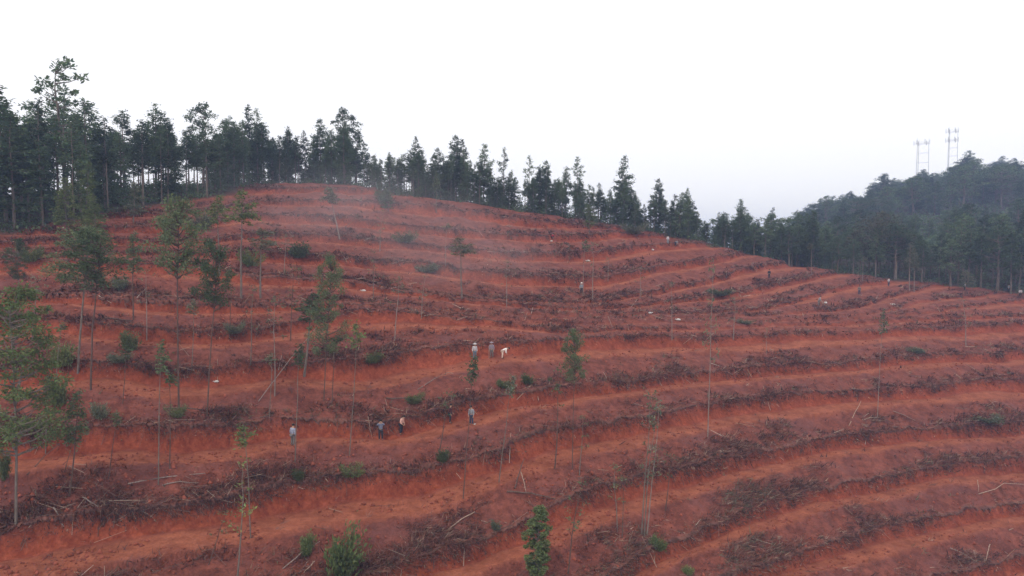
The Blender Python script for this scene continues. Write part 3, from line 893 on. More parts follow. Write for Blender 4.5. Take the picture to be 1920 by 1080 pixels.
# ------------------------------------------------------------------ single trees left standing on the terraces
TREES = [  # base u, v, top u, v, kind, leaves, bark, label
 (30,985,28,537,'leafy','G','B','bushy bright-green tree at the left edge with its crown starting low'),
 (146,700,150,425,'topleaf','L','B','dark flat-topped tree on the left slope, pale front trunk of a pair'),
 (170,735,172,432,'topleaf','L','D','dark-stemmed tree right behind the flat-topped one on the left slope'),
 (35,560,32,445,'leafy','L','B','small grey-green tree by the wood edge at the far left'),
 (335,768,333,372,'topleaf','L','D','tall dark-stemmed tree at left whose crown reaches up to the wood edge'),
 (297,910,300,640,'tuft','L','B','straight grey stem with one small dark-green tuft, lower left'),
 (318,882,322,690,'tuft','L','D','thin dark stem just right of the grey tufted stem, lower left'),
 (388,780,398,450,'topleaf','L','D','slender tree with a round green crown on the left slope'),
 (452,560,455,352,'top','G','B','yellow-green tree on the upper left slope near the wood'),
 (412,520,410,365,'top','G','B','small yellowish tree left of the yellow-green one near the wood'),
 (488,560,487,425,'top','Y','B','pale grey-green bushy tree right of the yellow-green one'),
 (250,600,250,430,'slim','L','D','thin dark tree between the flat-topped pair and the tall dark-stemmed tree'),
 (607,752,622,478,'leafy','L','D','dark straight tree with a full crown, left of the three workers'),
 (570,706,590,548,'top','L','B','thin leaning tree whose small crown touches the dark straight one'),
 (622,762,628,620,'tuft','L','D','thin stem with a small topknot right of the dark straight tree'),
 (655,858,670,598,'tuft','G','B','thin leaning tree with a yellow-green crown near the standing worker'),
 (868,938,892,664,'tuft','L','D','leaning dark stem with a green tuft in front of the three workers'),
 (823,848,848,735,'pole','L','D','bare leaning pole left of the worker with a white bucket'),
 (1073,882,1078,618,'topleaf','L','D','straight tree with a feathery grey-green crown in the middle of the slope'),
 (1086,892,1094,780,'pole','L','B','short stem with scattered tufts at the foot of the feathery-crowned tree'),
 (935,905,962,700,'tuft','Y','B','thin leaning stem with a faint pale crown, middle of the slope'),
 (1040,880,1058,690,'pole','L','D','bare dark pole left of the feathery-crowned tree'),
 (1327,822,1338,500,'pole','Y','P','very tall thin pale stem, bare but for wisps, right of centre'),
 (1375,640,1376,558,'pole','Y','P','short pale stem right of the very tall thin one'),
 (1260,640,1260,528,'pole','Y','P','faint thin stem on the right-centre terraces'),
 (1645,785,1655,582,'tuft','Y','P','pale straight stem with a faint crown on the right slope'),
 (1811,650,1811,560,'pole','Y','P','short pale stem alone near the right edge'),
 (1093,556,1096,448,'tuft','Y','P','pale stem, left of a close pair on the upper middle slope'),
 (1111,566,1112,455,'pole','Y','P','pale stem, right of a close pair on the upper middle slope'),
 (1140,530,1142,482,'pole','Y','P','short pale crooked stem right of the close pair'),
 (835,500,835,416,'tuft','Y','P','thin stem with a grey topknot on the smoky upper slope'),
 (637,452,618,350,'top','Y','P','pale smoky-looking tree on the upper slope below the big pine'),
 (866,560,862,442,'top','Y','B','wide pale grey-green tree in the middle of the upper slope'),
 (533,514,533,440,'pole','Y','P','bright pale bare stem on the upper left slope'),
 (712,472,714,392,'pole','Y','P','thin pale stem below the crest, left of centre'),
 (818,405,818,318,'slim','L','B','young fir standing just below the crest row'),
 (728,400,726,352,'cone','L','B','low dark green tree under the crest left of centre'),
 (1105,440,1104,382,'cone','G','B','low fresh-green tree at the crest edge'),
 (432,1095,462,868,'pole','G','B','grey leaning stem rising from the bottom edge, left of centre'),
 (470,1010,458,790,'tuft','G','B','thin stem with a small yellowish tuft above the lower left bank'),
 (390,1062,425,955,'pole','L','D','short dark dead stem leaning right at the bottom left'),
 (1005,1120,1012,948,'leafbig','G','B','dense dark-green young tree at the bottom edge, middle'),
 (1065,1078,1082,900,'pole','L','D','dark bare pole right of the dense dark-green young tree'),
 (1158,1000,1155,872,'pole','L','B','thin stem, left of two at the bottom right of centre'),
 (1166,1012,1172,895,'pole','L','D','thin dark stem, right of two at the bottom right of centre'),
 (1203,1003,1215,742,'pole','Y','B','left stem of a thin clump of three with a wispy top'),
 (1208,1006,1220,790,'pole','Y','B','middle stem of a thin clump of three'),
 (1213,1004,1232,760,'pole','Y','P','right stem of a thin clump of three with a wispy top'),
 (1247,962,1262,850,'pole','L','D','short dark stem right of the clump of three'),
 (203,900,222,768,'tuft','L','D','short dark trunk leaning right with leafy top, lower left'),
 (130,932,152,725,'slim','L','D','dark leaning trunk left of the short leafy-topped one'),
 (120,888,142,800,'pole','L','D','thin leaning stem at the lower left among brush'),
 (553,868,562,640,'tuft','L','B','thin trunk standing in front of the leftmost worker'),
 (515,745,520,560,'pole','Y','P','faint straight pole left of the leaning tree'),
 (700,560,700,470,'pole','Y','B','thin stem left of the three workers, upper slope'),
 (1437,665,1438,615,'pole','Y','P','short thin stem on the right-centre terrace'),
 (1522,520,1522,455,'tuft','Y','P','pale stem in front of the saddle trees'),
 (1617,530,1618,480,'tuft','Y','P','pale forked stem in front of the dome-shaped tree'),
 (1705,545,1706,455,'slim','Y','P','pale trunk at the wood edge, left of two side by side'),
 (1714,548,1716,465,'slim','Y','P','pale trunk at the wood edge, right of two side by side'),
 (1810,545,1810,505,'cone','Y','P','low pale spreading tree at the wood edge on the right'),
 (60,640,62,520,'pole','Y','B','thin wispy sapling left of the flat-topped pair'),
 (105,730,110,600,'tuft','L','B','thin tufted sapling beside the olive bush at left'),
 (230,760,236,640,'tuft','L','D','thin dark sapling on the left slope above the leafy-topped leaning trunk'),
 (275,640,276,505,'pole','Y','P','pale wispy pole between the left slope trees'),
 (360,700,364,560,'tuft','Y','B','greyish tufted sapling right of the tall dark-stemmed tree'),
 (430,640,436,500,'tuft','L','D','thin dark sapling right of the round-crowned slender tree'),
 (470,690,476,540,'pole','Y','B','wispy sapling in the middle of the left slope'),
 (545,640,548,500,'pole','L','D','thin dark sapling left of the dark straight tree'),
 (740,640,744,520,'pole','Y','P','thin pale sapling above the spreading bush'),
 (790,600,793,515,'pole','Y','P','thin pale sapling below the smoky slope'),
 (950,575,952,490,'pole','Y','P','thin pale sapling in the middle of the upper slope'),
 (1200,560,1202,500,'pole','Y','P','thin pale sapling right of the close pair of stems'),
 (85,850,92,700,'tuft','L','B','tufted sapling near the bushy tree at the left edge'),
 (505,790,512,660,'tuft','Y','B','greyish tufted sapling left of the leftmost worker'),
 (160,440,165,300,'cone','G','B','yellow-green young tree in front of the left wood'),
 (125,440,122,330,'cone','G','B','smaller yellow-green tree left of the one before the left wood'),
 (250,420,255,340,'cone','Y','B','pale bushy tree at the foot of the left wood'),
 (180,470,178,362,'cone','G','B','low yellow-green tree below the one before the left wood'),
]
M_BUSH = leaf_material('scrub_leaves', (0.100, 0.120, 0.055), 0.3)
LEAF = {'L': M_FIRL, 'G': M_GREEN, 'Y': M_GREY}
BARK = {'B': M_BARK, 'P': M_PALE, 'D': M_DARK}
for i, (ub, vb, ut, vt, kind, lf, bk, lab) in enumerate(TREES):
    p = hit(ub, vb) if vb <= 1080 else None
    if p is None:                               # foot just below the picture
        q = hit(ub, 1079); k = (vb - 1080) / 1080 * 18
        y = q[1] - k; x = (ub - 960) / F * y; p = np.array((x, y, float(gz(x, y))))
    top = unproject(ut, vt, p[1])
    h = max(0.8, top[2] - p[2])
    lean = math.atan2(top[0] - p[0], h)
    fat = 1.0
    if kind == 'cone': fat = min(2.2, 9.0 / h)
    elif kind == 'top': fat = 1.15 if h > 9 else 1.7
    elif kind in ('pole', 'tuft'): fat = min(1.5, 9.0 / h) * (1.25 if p[1] > 90 else 1.0)
    elif kind == 'leafy': fat = {30: 1.15, 607: 0.8, 1005: 1.5}.get(ub, 1.3)
    elif kind == 'leafbig': fat = 1.25
    elif kind == 'topleaf': fat = {146: 1.6, 170: 1.3, 1073: 0.75, 388: 0.9, 335: 0.95}[ub]
    plant_tree('young_tree' if kind == 'cone' else 'bare_stem' if kind == 'pole' else 'thin_tree', lab, 'tree', kind, i % 4, (p[0], p[1], p[2] - 0.12), h / math.cos(lean), LEAF[lf], BARK[bk],
               'trees left standing on the terraces', (lean, 0.0001), fat)

# ------------------------------------------------------------------ shrubs
def build_shrub(seed, wide):
    r = np.random.default_rng(seed)
    st, lf = MB(), MB()
    P, D = [], []
    for _ in range(14 if wide else 10):
        az = r.uniform(0, 6.28); L = r.uniform(0.5, 1.15)
        d = np.array((math.cos(az) * (0.95 if wide else 0.5), math.sin(az) * (0.95 if wide else 0.5), r.uniform(0.35, 1.0)))
        e = d * L
        st.tube([(0, 0, 0), e * 0.55 + np.array((0, 0, 0.05)), e], [0.03, 0.02, 0.006], 4, cap=False)
        n = 130
        s = r.uniform(0.25, 1.1, (n, 1))
        P.append(e * s + r.normal(0, 0.15, (n, 3))); D.append(np.tile(d, (n, 1)))
    P, D = np.concatenate(P), np.concatenate(D)
    P[:, 2] = np.abs(P[:, 2])
    lf.quads(leaf_quads(P, D, 0.15, 0.4, r), tints(len(P), r))
    return st.mesh('shrub_stems'), lf.mesh('shrub_leaves')
SHR = [build_shrub(300 + i, i % 2 == 0) for i in range(4)]
SHRUBS = [  # u, v of the foot, half width and height in photograph pixels, leaves, label
 (640,1078,62,95,'G','large leafy green bush at the bottom edge, left of centre'),
 (575,1040,30,50,'G','straggly olive bush left of the large one at the bottom edge'),
 (660,895,28,22,'G','low green bush under the bank below the standing worker'),
 (560,905,22,26,'L','dark low bush left of the one below the standing worker'),
 (1235,1040,26,32,'G','round olive-green bush below the clump of three thin stems'),
 (1290,1082,22,20,'G','small green bush at the bottom edge right of the round olive one'),
 (75,805,44,22,'G','flat yellow-green grassy bush at left below the leafy tree'),
 (188,788,32,34,'Y','grey-green felled leafy bough on the lower left bank'),
 (775,757,26,22,'L','small green bough lying on the bank above the workers'),
 (700,680,34,24,'L','spreading green bush left of the three workers'),
 (440,625,22,20,'Y','grey-green bush in the middle of the left slope'),
 (245,655,36,38,'L','green bush on the left slope under the dark trees'),
 (225,690,28,22,'Y','greyish bush beside the green one on the left slope'),
 (110,760,36,60,'L','green bush beside the trunk of the bushy tree at left'),
 (330,782,22,22,'L','low green bush at the foot of the tall dark-stemmed tree'),
 (120,690,40,48,'G','olive bush right of the bushy tree at the left edge'),
 (1350,556,34,16,'Y','grey-green low bush on the right-centre terraces'),
 (1715,662,34,12,'Y','grey-green low bush on the right terraces'),
 (1400,608,20,9,'Y','faint low bush right of centre'),
 (990,720,26,20,'L','paired low bushes right one, below the three workers'),
 (945,728,22,20,'L','paired low bushes left one, below the three workers'),
 (830,868,24,30,'L','dark round bush on the bank below the workers'),
 (760,460,28,20,'L','dark low bush on the smoky upper slope'),
 (720,388,34,22,'L','dark green bush near the crest left of centre'),
 (800,510,36,22,'Y','pale low bush on the smoky slope beside the wide pale tree'),
 (560,485,40,34,'L','dark mounded bush on the upper left slope'),
 (470,500,28,30,'G','yellowish bush on the upper left slope'),
 (225,545,30,26,'Y','pale bush under the flat-topped pair'),
 (60,500,26,34,'L','green bush under the small tree at the far left'),
 (320,440,34,44,'L','dark green bush at the foot of the left wood'),
 (380,430,30,34,'Y','olive bush right of the dark one at the foot of the left wood'),
 (8,900,22,60,'L','dark green bush cut by the left edge of the picture'),
 (1470,490,34,22,'Y','grey bush before the saddle trees'),
 (1415,478,30,22,'Y','second grey bush before the saddle trees, left one'),
 (1190,440,30,18,'Y','grey bush at the crest edge right of the fresh-green tree'),
 (930,1000,20,20,'Y','withered grey bush on the lower middle bank'),
 (1855,792,50,14,'Y','grey matted bush on the bank at the right edge'),
]
for i, (u, v, hw, hh, lf, lab) in enumerate(SHRUBS):
    p = hit(u, min(v, 1079))
    k = p[1] / F
    e = empty('shrub', (p[0], p[1], p[2] - 0.05), random.uniform(0, 6.28), (hw * k * 0.8, hw * k * 0.8, hh * k * 0.9))
    tag(e, lab, 'bush', 'bushes on the terraces')
    obj('stems', with_mat(SHR[i % 4][0], M_DARK), None, e)
    obj('foliage', with_mat(SHR[i % 4][1], M_BUSH if lf == 'L' else LEAF[lf]), None, e)

# ------------------------------------------------------------------ felled poles and logs
LOGS = [  # end points in the photograph, lift of each end above ground (m), radius, bark, label
 ([(485,757),(540,705),(597,648)],(0.1,1.5,3.2),0.05,'P','long pale pole leaning up the bank left of the dark straight tree'),
 ([(783,733),(815,716),(840,710),(850,712)],(0.1,0.5,0.9,1.0),0.06,'P','bent pale trunk arching over the bank above the workers'),
 ([(842,993),(866,980),(890,968)],(0.15,0.3,0.45),0.07,'W','pale stripped log on the lower middle bank'),
 ([(976,893),(981,908),(986,925)],(0.5,0.3,0.1),0.05,'W','short pale stick beside the dark crossed logs'),
 ([(950,926),(995,934),(1040,941)],(0.2,0.25,0.2),0.10,'D','dark log lying across the middle bank'),
 ([(964,920),(974,898),(983,876)],(0.1,0.6,1.2),0.08,'D','dark stump-like log propped over the lying dark log'),
 ([(1592,799),(1602,782),(1614,763)],(0.1,0.5,1.0),0.06,'W','short pale stick standing aslant left of the pale straight stem'),
 ([(1618,789),(1632,787),(1648,785)],(0.1,0.1,0.1),0.07,'W','pale log at the foot of the pale straight stem'),
 ([(1675,778),(1694,789),(1716,792)],(0.4,0.15,0.1),0.05,'P','forked pale bough right of the pale straight stem'),
 ([(1835,930),(1866,924),(1882,914),(1922,916)],(0.2,0.4,0.6,0.6),0.06,'W','pale bough lying along the bank at the right edge'),
 ([(1832,910),(1834,928)],(0.9,0.2),0.04,'W','upright pale stub at the end of the bough on the right bank'),
 ([(240,914),(310,905),(385,896)],(0.2,0.3,0.4),0.07,'P','long pale log on the lower left bank'),
 ([(305,911),(340,910),(372,911)],(0.1,0.2,0.2),0.06,'P','shorter pale log under the long one on the lower left bank'),
 ([(305,771),(345,774),(382,772)],(0.2,0.25,0.2),0.09,'D','dark log at the foot of the tall dark-stemmed tree'),
 ([(50,892),(80,868),(112,843)],(0.1,0.4,0.7),0.05,'D','thin dark pole lying slantwise at the lower left'),
 ([(725,753),(758,755),(792,758)],(0.3,0.35,0.3),0.10,'D','dark log on the bank above the workers'),
 ([(690,803),(694,813),(698,824)],(0.8,0.4,0.05),0.03,'W','thin white stick leaning by the standing worker'),
 ([(1780,1035),(1812,1050),(1835,1060)],(0.4,0.3,0.2),0.06,'P','pale bough in the brush at the bottom right'),
 ([(1856,1030),(1852,1048),(1846,1066)],(0.7,0.4,0.1),0.05,'W','short white stick standing in the brush at the bottom right'),
 ([(1825,1038),(1830,1050)],(0.5,0.1),0.05,'W','very short white stick left of the standing one at the bottom right'),
 ([(590,1060),(570,1078)],(0.4,0.1),0.05,'W','pale stick in the bush at the bottom edge'),
 ([(530,1072),(570,1050),(600,1030)],(0.1,0.4,0.8),0.05,'P','pale pole lying into the large bush at the bottom edge'),
 ([(810,1005),(840,1040)],(0.3,0.1),0.06,'P','pale log on the bank edge above the bottom cut'),
 ([(100,960),(120,990)],(0.5,0.1),0.06,'P','pale stub on the bank at the bottom left'),
 ([(155,940),(185,965)],(0.3,0.1),0.06,'P','slanting pale log on the lowest left bank'),
 ([(1195,565),(1178,583)],(0.6,0.1),0.05,'W','pale stick slanting in the brush right of the close pair of stems'),
 ([(1535,565),(1560,588)],(0.6,0.1),0.05,'P','slanting pole beside the far worker with spread legs'),
 ([(640,432),(668,418)],(0.1,0.6),0.08,'D','dark log below the smoky-looking tree'),
 ([(1140,598),(1150,620)],(0.5,0.1),0.05,'P','pale stick below the close pair of stems'),
 ([(195,600),(250,604)],(0.2,0.2),0.10,'D','dark log on the left slope under the flat-topped pair'),
]
BARK['W'] = M_WOOD
for path, lift, rad, bk, lab in LOGS:
    P = [hit(u, min(v, 1079)) for u, v in path]
    d0 = P[0][1]
    W = []
    for (u, v), q, l in zip(path, P, lift):     # keep the pole's own line: ends rest near the ground, middle may arch
        W.append(np.array((q[0], q[1], q[2] + l * 0.6)))
    if len(W) == 3: W[1] = (W[0] + W[2]) / 2 + np.array((0, 0, 0.12)); W[1][2] = max(W[1][2], float(gz(W[1][0], W[1][1])) + rad)
    o0 = np.array(W[0])
    b = MB()
    pts_ = [w - o0 for w in W]
    rad *= 0.72
    if len(pts_) < 4:                           # crooked, tapering stem with a few broken side stubs
        n_ = 7
        pp = [np.array([np.interp(t_, np.linspace(0, 1, len(pts_)), [q_[k] for q_ in pts_]) for k in range(3)]) for t_ in np.linspace(0, 1, n_)]
        wob = np.cumsum(rng.normal(0, rad * 0.55, (n_, 3)), 0); wob -= np.linspace(0, 1, n_)[:, None] * wob[-1]
        pts_ = [a_ + b_ for a_, b_ in zip(pp, wob)]
    b.tube(pts_, list(np.linspace(rad, rad * 0.55, len(pts_))), 8)
    for q_ in pts_[1:-1:2]:
        b.tube([q_, q_ + rng.normal(0, 1, 3) * rad * 3.5], [rad * 0.35, rad * 0.12], 5)
    o = obj('felled_pole' if rad < 0.07 else 'log', b.mesh('log', True), BARK[bk], None, tuple(o0))
    tag(o, lab, 'log' if rad >= 0.07 else 'pole', 'felled poles and logs on the banks')

# ------------------------------------------------------------------ white sacks
m_sack = cloth('white_sack', (0.60, 0.58, 0.55), (0.45, 0.43, 0.41), 6)
SACKS = [(1218,588,'white sack lying alone on a terrace right of centre'),(1675,572,'white sack on the far right terrace, right of the dark-clad worker'),(402,532,'white sack on the left slope under the round-crowned tree'),
 (682,546,'small white sack left of the smoky pale tree'),(406,718,'white sack on the terrace at left'),(1272,603,'small pale sack below the lone one right of centre'),(1034,453,'white sack at the feet of the worker in red'),
 (1103,490,'tiny pale sack on the upper middle slope'),(1548,570,'white sack beside the far worker with spread legs'),(1224,470,'pale sack below the pair of workers near the crest'),(890,797,'small white bucket-like sack beside the worker in grey')]
def sack_mesh(seed):
    r = np.random.default_rng(seed)
    v, f = [], []
    nu, nv = 12, 7
    for j in range(nv + 1):
        th = math.pi * j / nv
        for i in range(nu):
            a = 2 * math.pi * i / nu
            k = 1 + r.uniform(-0.14, 0.14)
            z = math.cos(th) * 0.17 * k
            v.append((math.sin(th) * math.cos(a) * 0.36 * k, math.sin(th) * math.sin(a) * 0.24 * k, max(-0.10, z) + 0.10))
    for j in range(nv):
        for i in range(nu):
            i2 = (i + 1) % nu
            f.append((j * nu + i, (j + 1) * nu + i, (j + 1) * nu + i2, j * nu + i2))
    b = MB(); b.add(v, f)
    return b
for i, (u, v, lab) in enumerate(SACKS):
    p = hit(u, v)
    b = sack_mesh(i)
    b2 = MB(); b2.tube([(0.33, 0, 0.12), (0.42, 0.02, 0.15), (0.5, 0.05, 0.2)], [0.05, 0.03, 0.09], 7)
    s = float(np.clip(p[1] / 110, 0.55, 0.95)) * (0.5 if 'bucket' in lab else 1)
    e = empty('sack', (p[0], p[1], p[2] - 0.01), random.uniform(0, 6.28), s)
    tag(e, lab, 'sack', 'white sacks left on the terraces')
    obj('bag', b.mesh('bag', True), m_sack, e); obj('tied_neck', b2.mesh('neck', True), m_sack, e)

# ------------------------------------------------------------------ people
def skin_mesh(name, V, E, R, root=0, sub=1):
    me = bpy.data.meshes.new(name + '_sk')
    me.from_pydata([tuple(v) for v in V], E, [])
    o = bpy.data.objects.new(name + '_sk', me)
    COL.objects.link(o)
    o.modifiers.new('skin', 'SKIN').use_smooth_shade = True
    if not me.skin_vertices: me.skin_vertices.new()
    for i, rr in enumerate(R):
        sv = me.skin_vertices[0].data[i]
        sv.radius = rr if hasattr(rr, '__len__') else (rr, rr)
        sv.use_root = (i == root)
    ss = o.modifiers.new('sub', 'SUBSURF'); ss.levels = ss.render_levels = sub
    bpy.context.view_layer.update()
    dg = bpy.context.evaluated_depsgraph_get()
    out = bpy.data.meshes.new_from_object(o.evaluated_get(dg))
    out.name = name
    bpy.data.objects.remove(o); bpy.data.meshes.remove(me)
    return out

M_SKIN = cloth('skin', (0.42, 0.25, 0.17), (0.36, 0.21, 0.14), 4)
M_HAIR = cloth('black_hair', (0.02, 0.018, 0.017))
M_SHOE = cloth('muddy_shoes', (0.08, 0.05, 0.04), (0.16, 0.07, 0.05), 12)
M_EYE = cloth('dark_eye', (0.01, 0.01, 0.01))

def build_person(name, label, loc, rz, pose, shirt, trousers, hat=None, size=1.0):
    bend = {'stand': 0.05, 'arms_up': 0.0, 'bend': 1.15, 'lookdown': 0.30, 'stride': 0.35, 'crouch': 0.75}[pose]
    crouch = pose == 'crouch'
    pel = np.array((0, 0, 0.50 if crouch else 0.90 if pose != 'bend' else 0.86))
    def up(x, f, z):                            # a point of the upper body, hinged at the pelvis (f forward = -Y)
        c, s = math.cos(bend), math.sin(bend)
        return pel + np.array((x, -(f * c + z * s), z * c - f * s))
    V, E, R, idx = [], [], [], {}
    def add(k, p, r, parent=None):
        idx[k] = len(V); V.append(np.asarray(p, float)); R.append(r)
        if parent is not None: E.append((idx[parent], idx[k]))
    add('pelvis', pel, (0.145, 0.10))
    add('waist', up(0, 0, 0.17), (0.125, 0.09), 'pelvis')
    add('chest', up(0, 0.01, 0.40), (0.155, 0.105), 'waist')
    add('neck', up(0, 0.02, 0.54), 0.055, 'chest')
    hd = {'arms_up': 0.03, 'lookdown': 0.10}.get(pose, 0.05)
    add('head', up(0, hd, 0.66), (0.078, 0.09), 'neck')
    add('crown', up(0, hd - 0.005, 0.75), (0.07, 0.08), 'head')
    add('nose', up(0, hd + 0.105, 0.665), 0.014, 'head')
    for s in (-1, 1):
        n = 'L' if s < 0 else 'R'
        add('ear' + n, up(s * 0.088, hd - 0.01, 0.67), 0.016, 'head')
        add('sh' + n, up(s * 0.185, 0, 0.45), 0.062, 'chest')
        if pose == 'arms_up': el, wr = up(s * 0.30, 0.16, 0.40), up(s * 0.11, 0.24, 0.62)
        elif pose == 'bend': el, wr = up(s * 0.20, 0.22, 0.30), up(s * 0.10, 0.45, 0.28)
        elif pose == 'stride': el, wr = up(s * 0.26, 0.12, 0.20), up(s * 0.16, 0.36, 0.12)
        elif crouch: el, wr = up(s * 0.24, 0.16, 0.24), up(s * 0.12, 0.38, 0.12)
        elif pose == 'lookdown': el, wr = up(s * 0.25, 0.03, 0.20), up(s * 0.15, 0.23, 0.06)
        else: el, wr = up(s * 0.24, -0.02, 0.18), up(s * 0.24, 0.08, -0.06)
        add('el' + n, el, 0.044, 'sh' + n); add('wr' + n, wr, 0.030, 'el' + n)
        fd = (wr - el) / np.linalg.norm(wr - el)
        sd = np.array((s * 1.0, 0, 0)); sd = sd - fd * sd.dot(fd); sd /= np.linalg.norm(sd) + 1e-9
        nd_ = np.cross(fd, sd)
        palm = wr + fd * 0.075
        add('pm' + n, palm, (0.038, 0.02), 'wr' + n)
        for q, (off, ln) in enumerate(((-0.03, 0.075), (-0.010, 0.085), (0.010, 0.080), (0.03, 0.062))):
            a = palm + nd_ * off + fd * 0.03
            add(f'f{q}a{n}', a + fd * ln * 0.5, 0.009, 'pm' + n); add(f'f{q}b{n}', a + fd * ln * 0.9 - sd * 0.02, 0.008, f'f{q}a{n}')
        add('th1' + n, wr + fd * 0.05 - nd_ * 0.05, 0.011, 'wr' + n); add('th2' + n, wr + fd * 0.095 - nd_ * 0.06, 0.009, 'th1' + n)
        hx = 0.095
        st = s * (0.0 if pose != 'stride' else 0.30)
        add('hip' + n, pel + np.array((s * hx, 0, -0.05)), 0.09, 'pelvis')
        if crouch: kn, an = np.array((s * 0.17, -0.38, 0.46)), np.array((s * 0.14, -0.06, 0.09))
        else: kn, an = np.array((s * 0.11 + st * .25, -0.03 - st * 0.35, 0.48)), np.array((s * 0.12 + st * 0.4, 0.03 - st * 0.7, 0.085))
        add('kn' + n, kn, 0.062, 'hip' + n); add('an' + n, an, 0.042, 'kn' + n)
        add('toe' + n, an + np.array((s * 0.02, -0.17, -0.045)), 0.034, 'an' + n)
    e = empty(name, loc, rz, size)
    tag(e, label, 'person')
    obj('body', skin_mesh('body', V, E, R), M_SKIN, e)
    def sub(keys, edges, grow, nm, mat, cuts=None):
        v = [V[idx[k]] for k in keys]
        if cuts:
            for k, (a, b_, t) in cuts.items(): v[keys.index(k)] = V[idx[a]] * (1 - t) + V[idx[b_]] * t
        rr = []
        for k in keys:
            q = R[idx[k]]
            rr.append(tuple(x + grow for x in q) if hasattr(q, '__len__') else q + grow)
        ee = [(keys.index(a), keys.index(b_)) for a, b_ in edges]
        return obj(nm, skin_mesh(nm, v, ee, rr), mat, e)
    sub(['pelvis', 'waist', 'chest', 'shL', 'elL', 'wrL', 'shR', 'elR', 'wrR', 'neck'],
        [('pelvis', 'waist'), ('waist', 'chest'), ('chest', 'shL'), ('shL', 'elL'), ('elL', 'wrL'), ('chest', 'shR'), ('shR', 'elR'), ('elR', 'wrR'), ('chest', 'neck')], 0.028, 'shirt', shirt,
        {'wrL': ('elL', 'wrL', 0.85), 'wrR': ('elR', 'wrR', 0.85), 'neck': ('chest', 'neck', 0.7)})
    sub(['pelvis', 'hipL', 'knL', 'anL', 'hipR', 'knR', 'anR'], [('pelvis', 'hipL'), ('hipL', 'knL'), ('knL', 'anL'), ('pelvis', 'hipR'), ('hipR', 'knR'), ('knR', 'anR')], 0.024, 'trousers', trousers)
    for n in 'LR':
        obj('shoe', skin_mesh('shoe', [V[idx['an' + n]] - np.array((0, 0, 0.03)), V[idx['toe' + n]] + np.array((0, -0.04, 0))], [(0, 1)], [0.055, 0.045]), M_SHOE, e)
        s = -1 if n == 'L' else 1
        bm = MB(); c = up(s * 0.033, hd + 0.088, 0.70); bm.box(c, (0.02, 0.012, 0.01)); obj('eye', bm.mesh('eye'), M_EYE, e)
    bm = MB(); bm.box(up(0, hd + 0.086, 0.60), (0.045, 0.012, 0.008)); obj('mouth', bm.mesh('mouth'), M_EYE, e)
    # hair cap or hat
    b = MB()
    c0 = up(0, hd - 0.01, 0.71)
    ring = []
    axis = up(0, 0, 1) - up(0, 0, 0); fwd = up(0, 1, 0) - up(0, 0, 0); side = np.array((1.0, 0, 0))
    prof = [(0.108, -0.02), (0.112, 0.03), (0.095, 0.085), (0.055, 0.118), (0.004, 0.125)] if not hat else [(0.24, 0.035), (0.235, 0.045), (0.118, 0.055), (0.105, 0.115), (0.06, 0.14), (0.004, 0.145)]
    nn = 14
    v, f = [], []
    for rr, zz in prof:
        for i in range(nn):
            a = 2 * math.pi * i / nn
            v.append(c0 + side * rr * math.cos(a) * 0.93 + fwd * rr * math.sin(a) + axis * zz)
    for j in range(len(prof) - 1):
        for i in range(nn):
            f.append((j * nn + i, j * nn + (i + 1) % nn, (j + 1) * nn + (i + 1) % nn, (j + 1) * nn + i))
    b.add(v, f)
    obj('hat' if hat else 'hair', b.mesh('hat', True), hat or M_HAIR, e)
    return e

C_ = {k: cloth('cloth_' + k, *v) for k, v in {
 'bluegrey': ((0.20, 0.22, 0.30), (0.33, 0.33, 0.40), 16), 'slate': ((0.15, 0.17, 0.23), (0.19, 0.20, 0.27)), 'pink': ((0.62, 0.36, 0.29), (0.55, 0.31, 0.25)), 'grey': ((0.27, 0.28, 0.30), (0.20, 0.21, 0.23)),
 'pale': ((0.52, 0.48, 0.48), (0.40, 0.38, 0.40), 12), 'check': ((0.30, 0.24, 0.28), (0.20, 0.17, 0.20), 22), 'white': ((0.80, 0.74, 0.70), (0.7, 0.64, 0.60)), 'red': ((0.42, 0.03, 0.04), (0.32, 0.02, 0.03)),
 'maroon': ((0.075, 0.025, 0.03), (0.055, 0.02, 0.025)), 'black': ((0.022, 0.024, 0.032), (0.035, 0.036, 0.045)), 'navy': ((0.035, 0.045, 0.08), (0.05, 0.06, 0.10)), 'jeans': ((0.10, 0.14, 0.18), (0.14, 0.18, 0.22)), 'olive': ((0.12, 0.11, 0.10), (0.16, 0.14, 0.13)), 'khaki': ((0.62, 0.48, 0.40), (0.56, 0.44, 0.36))}.items()}
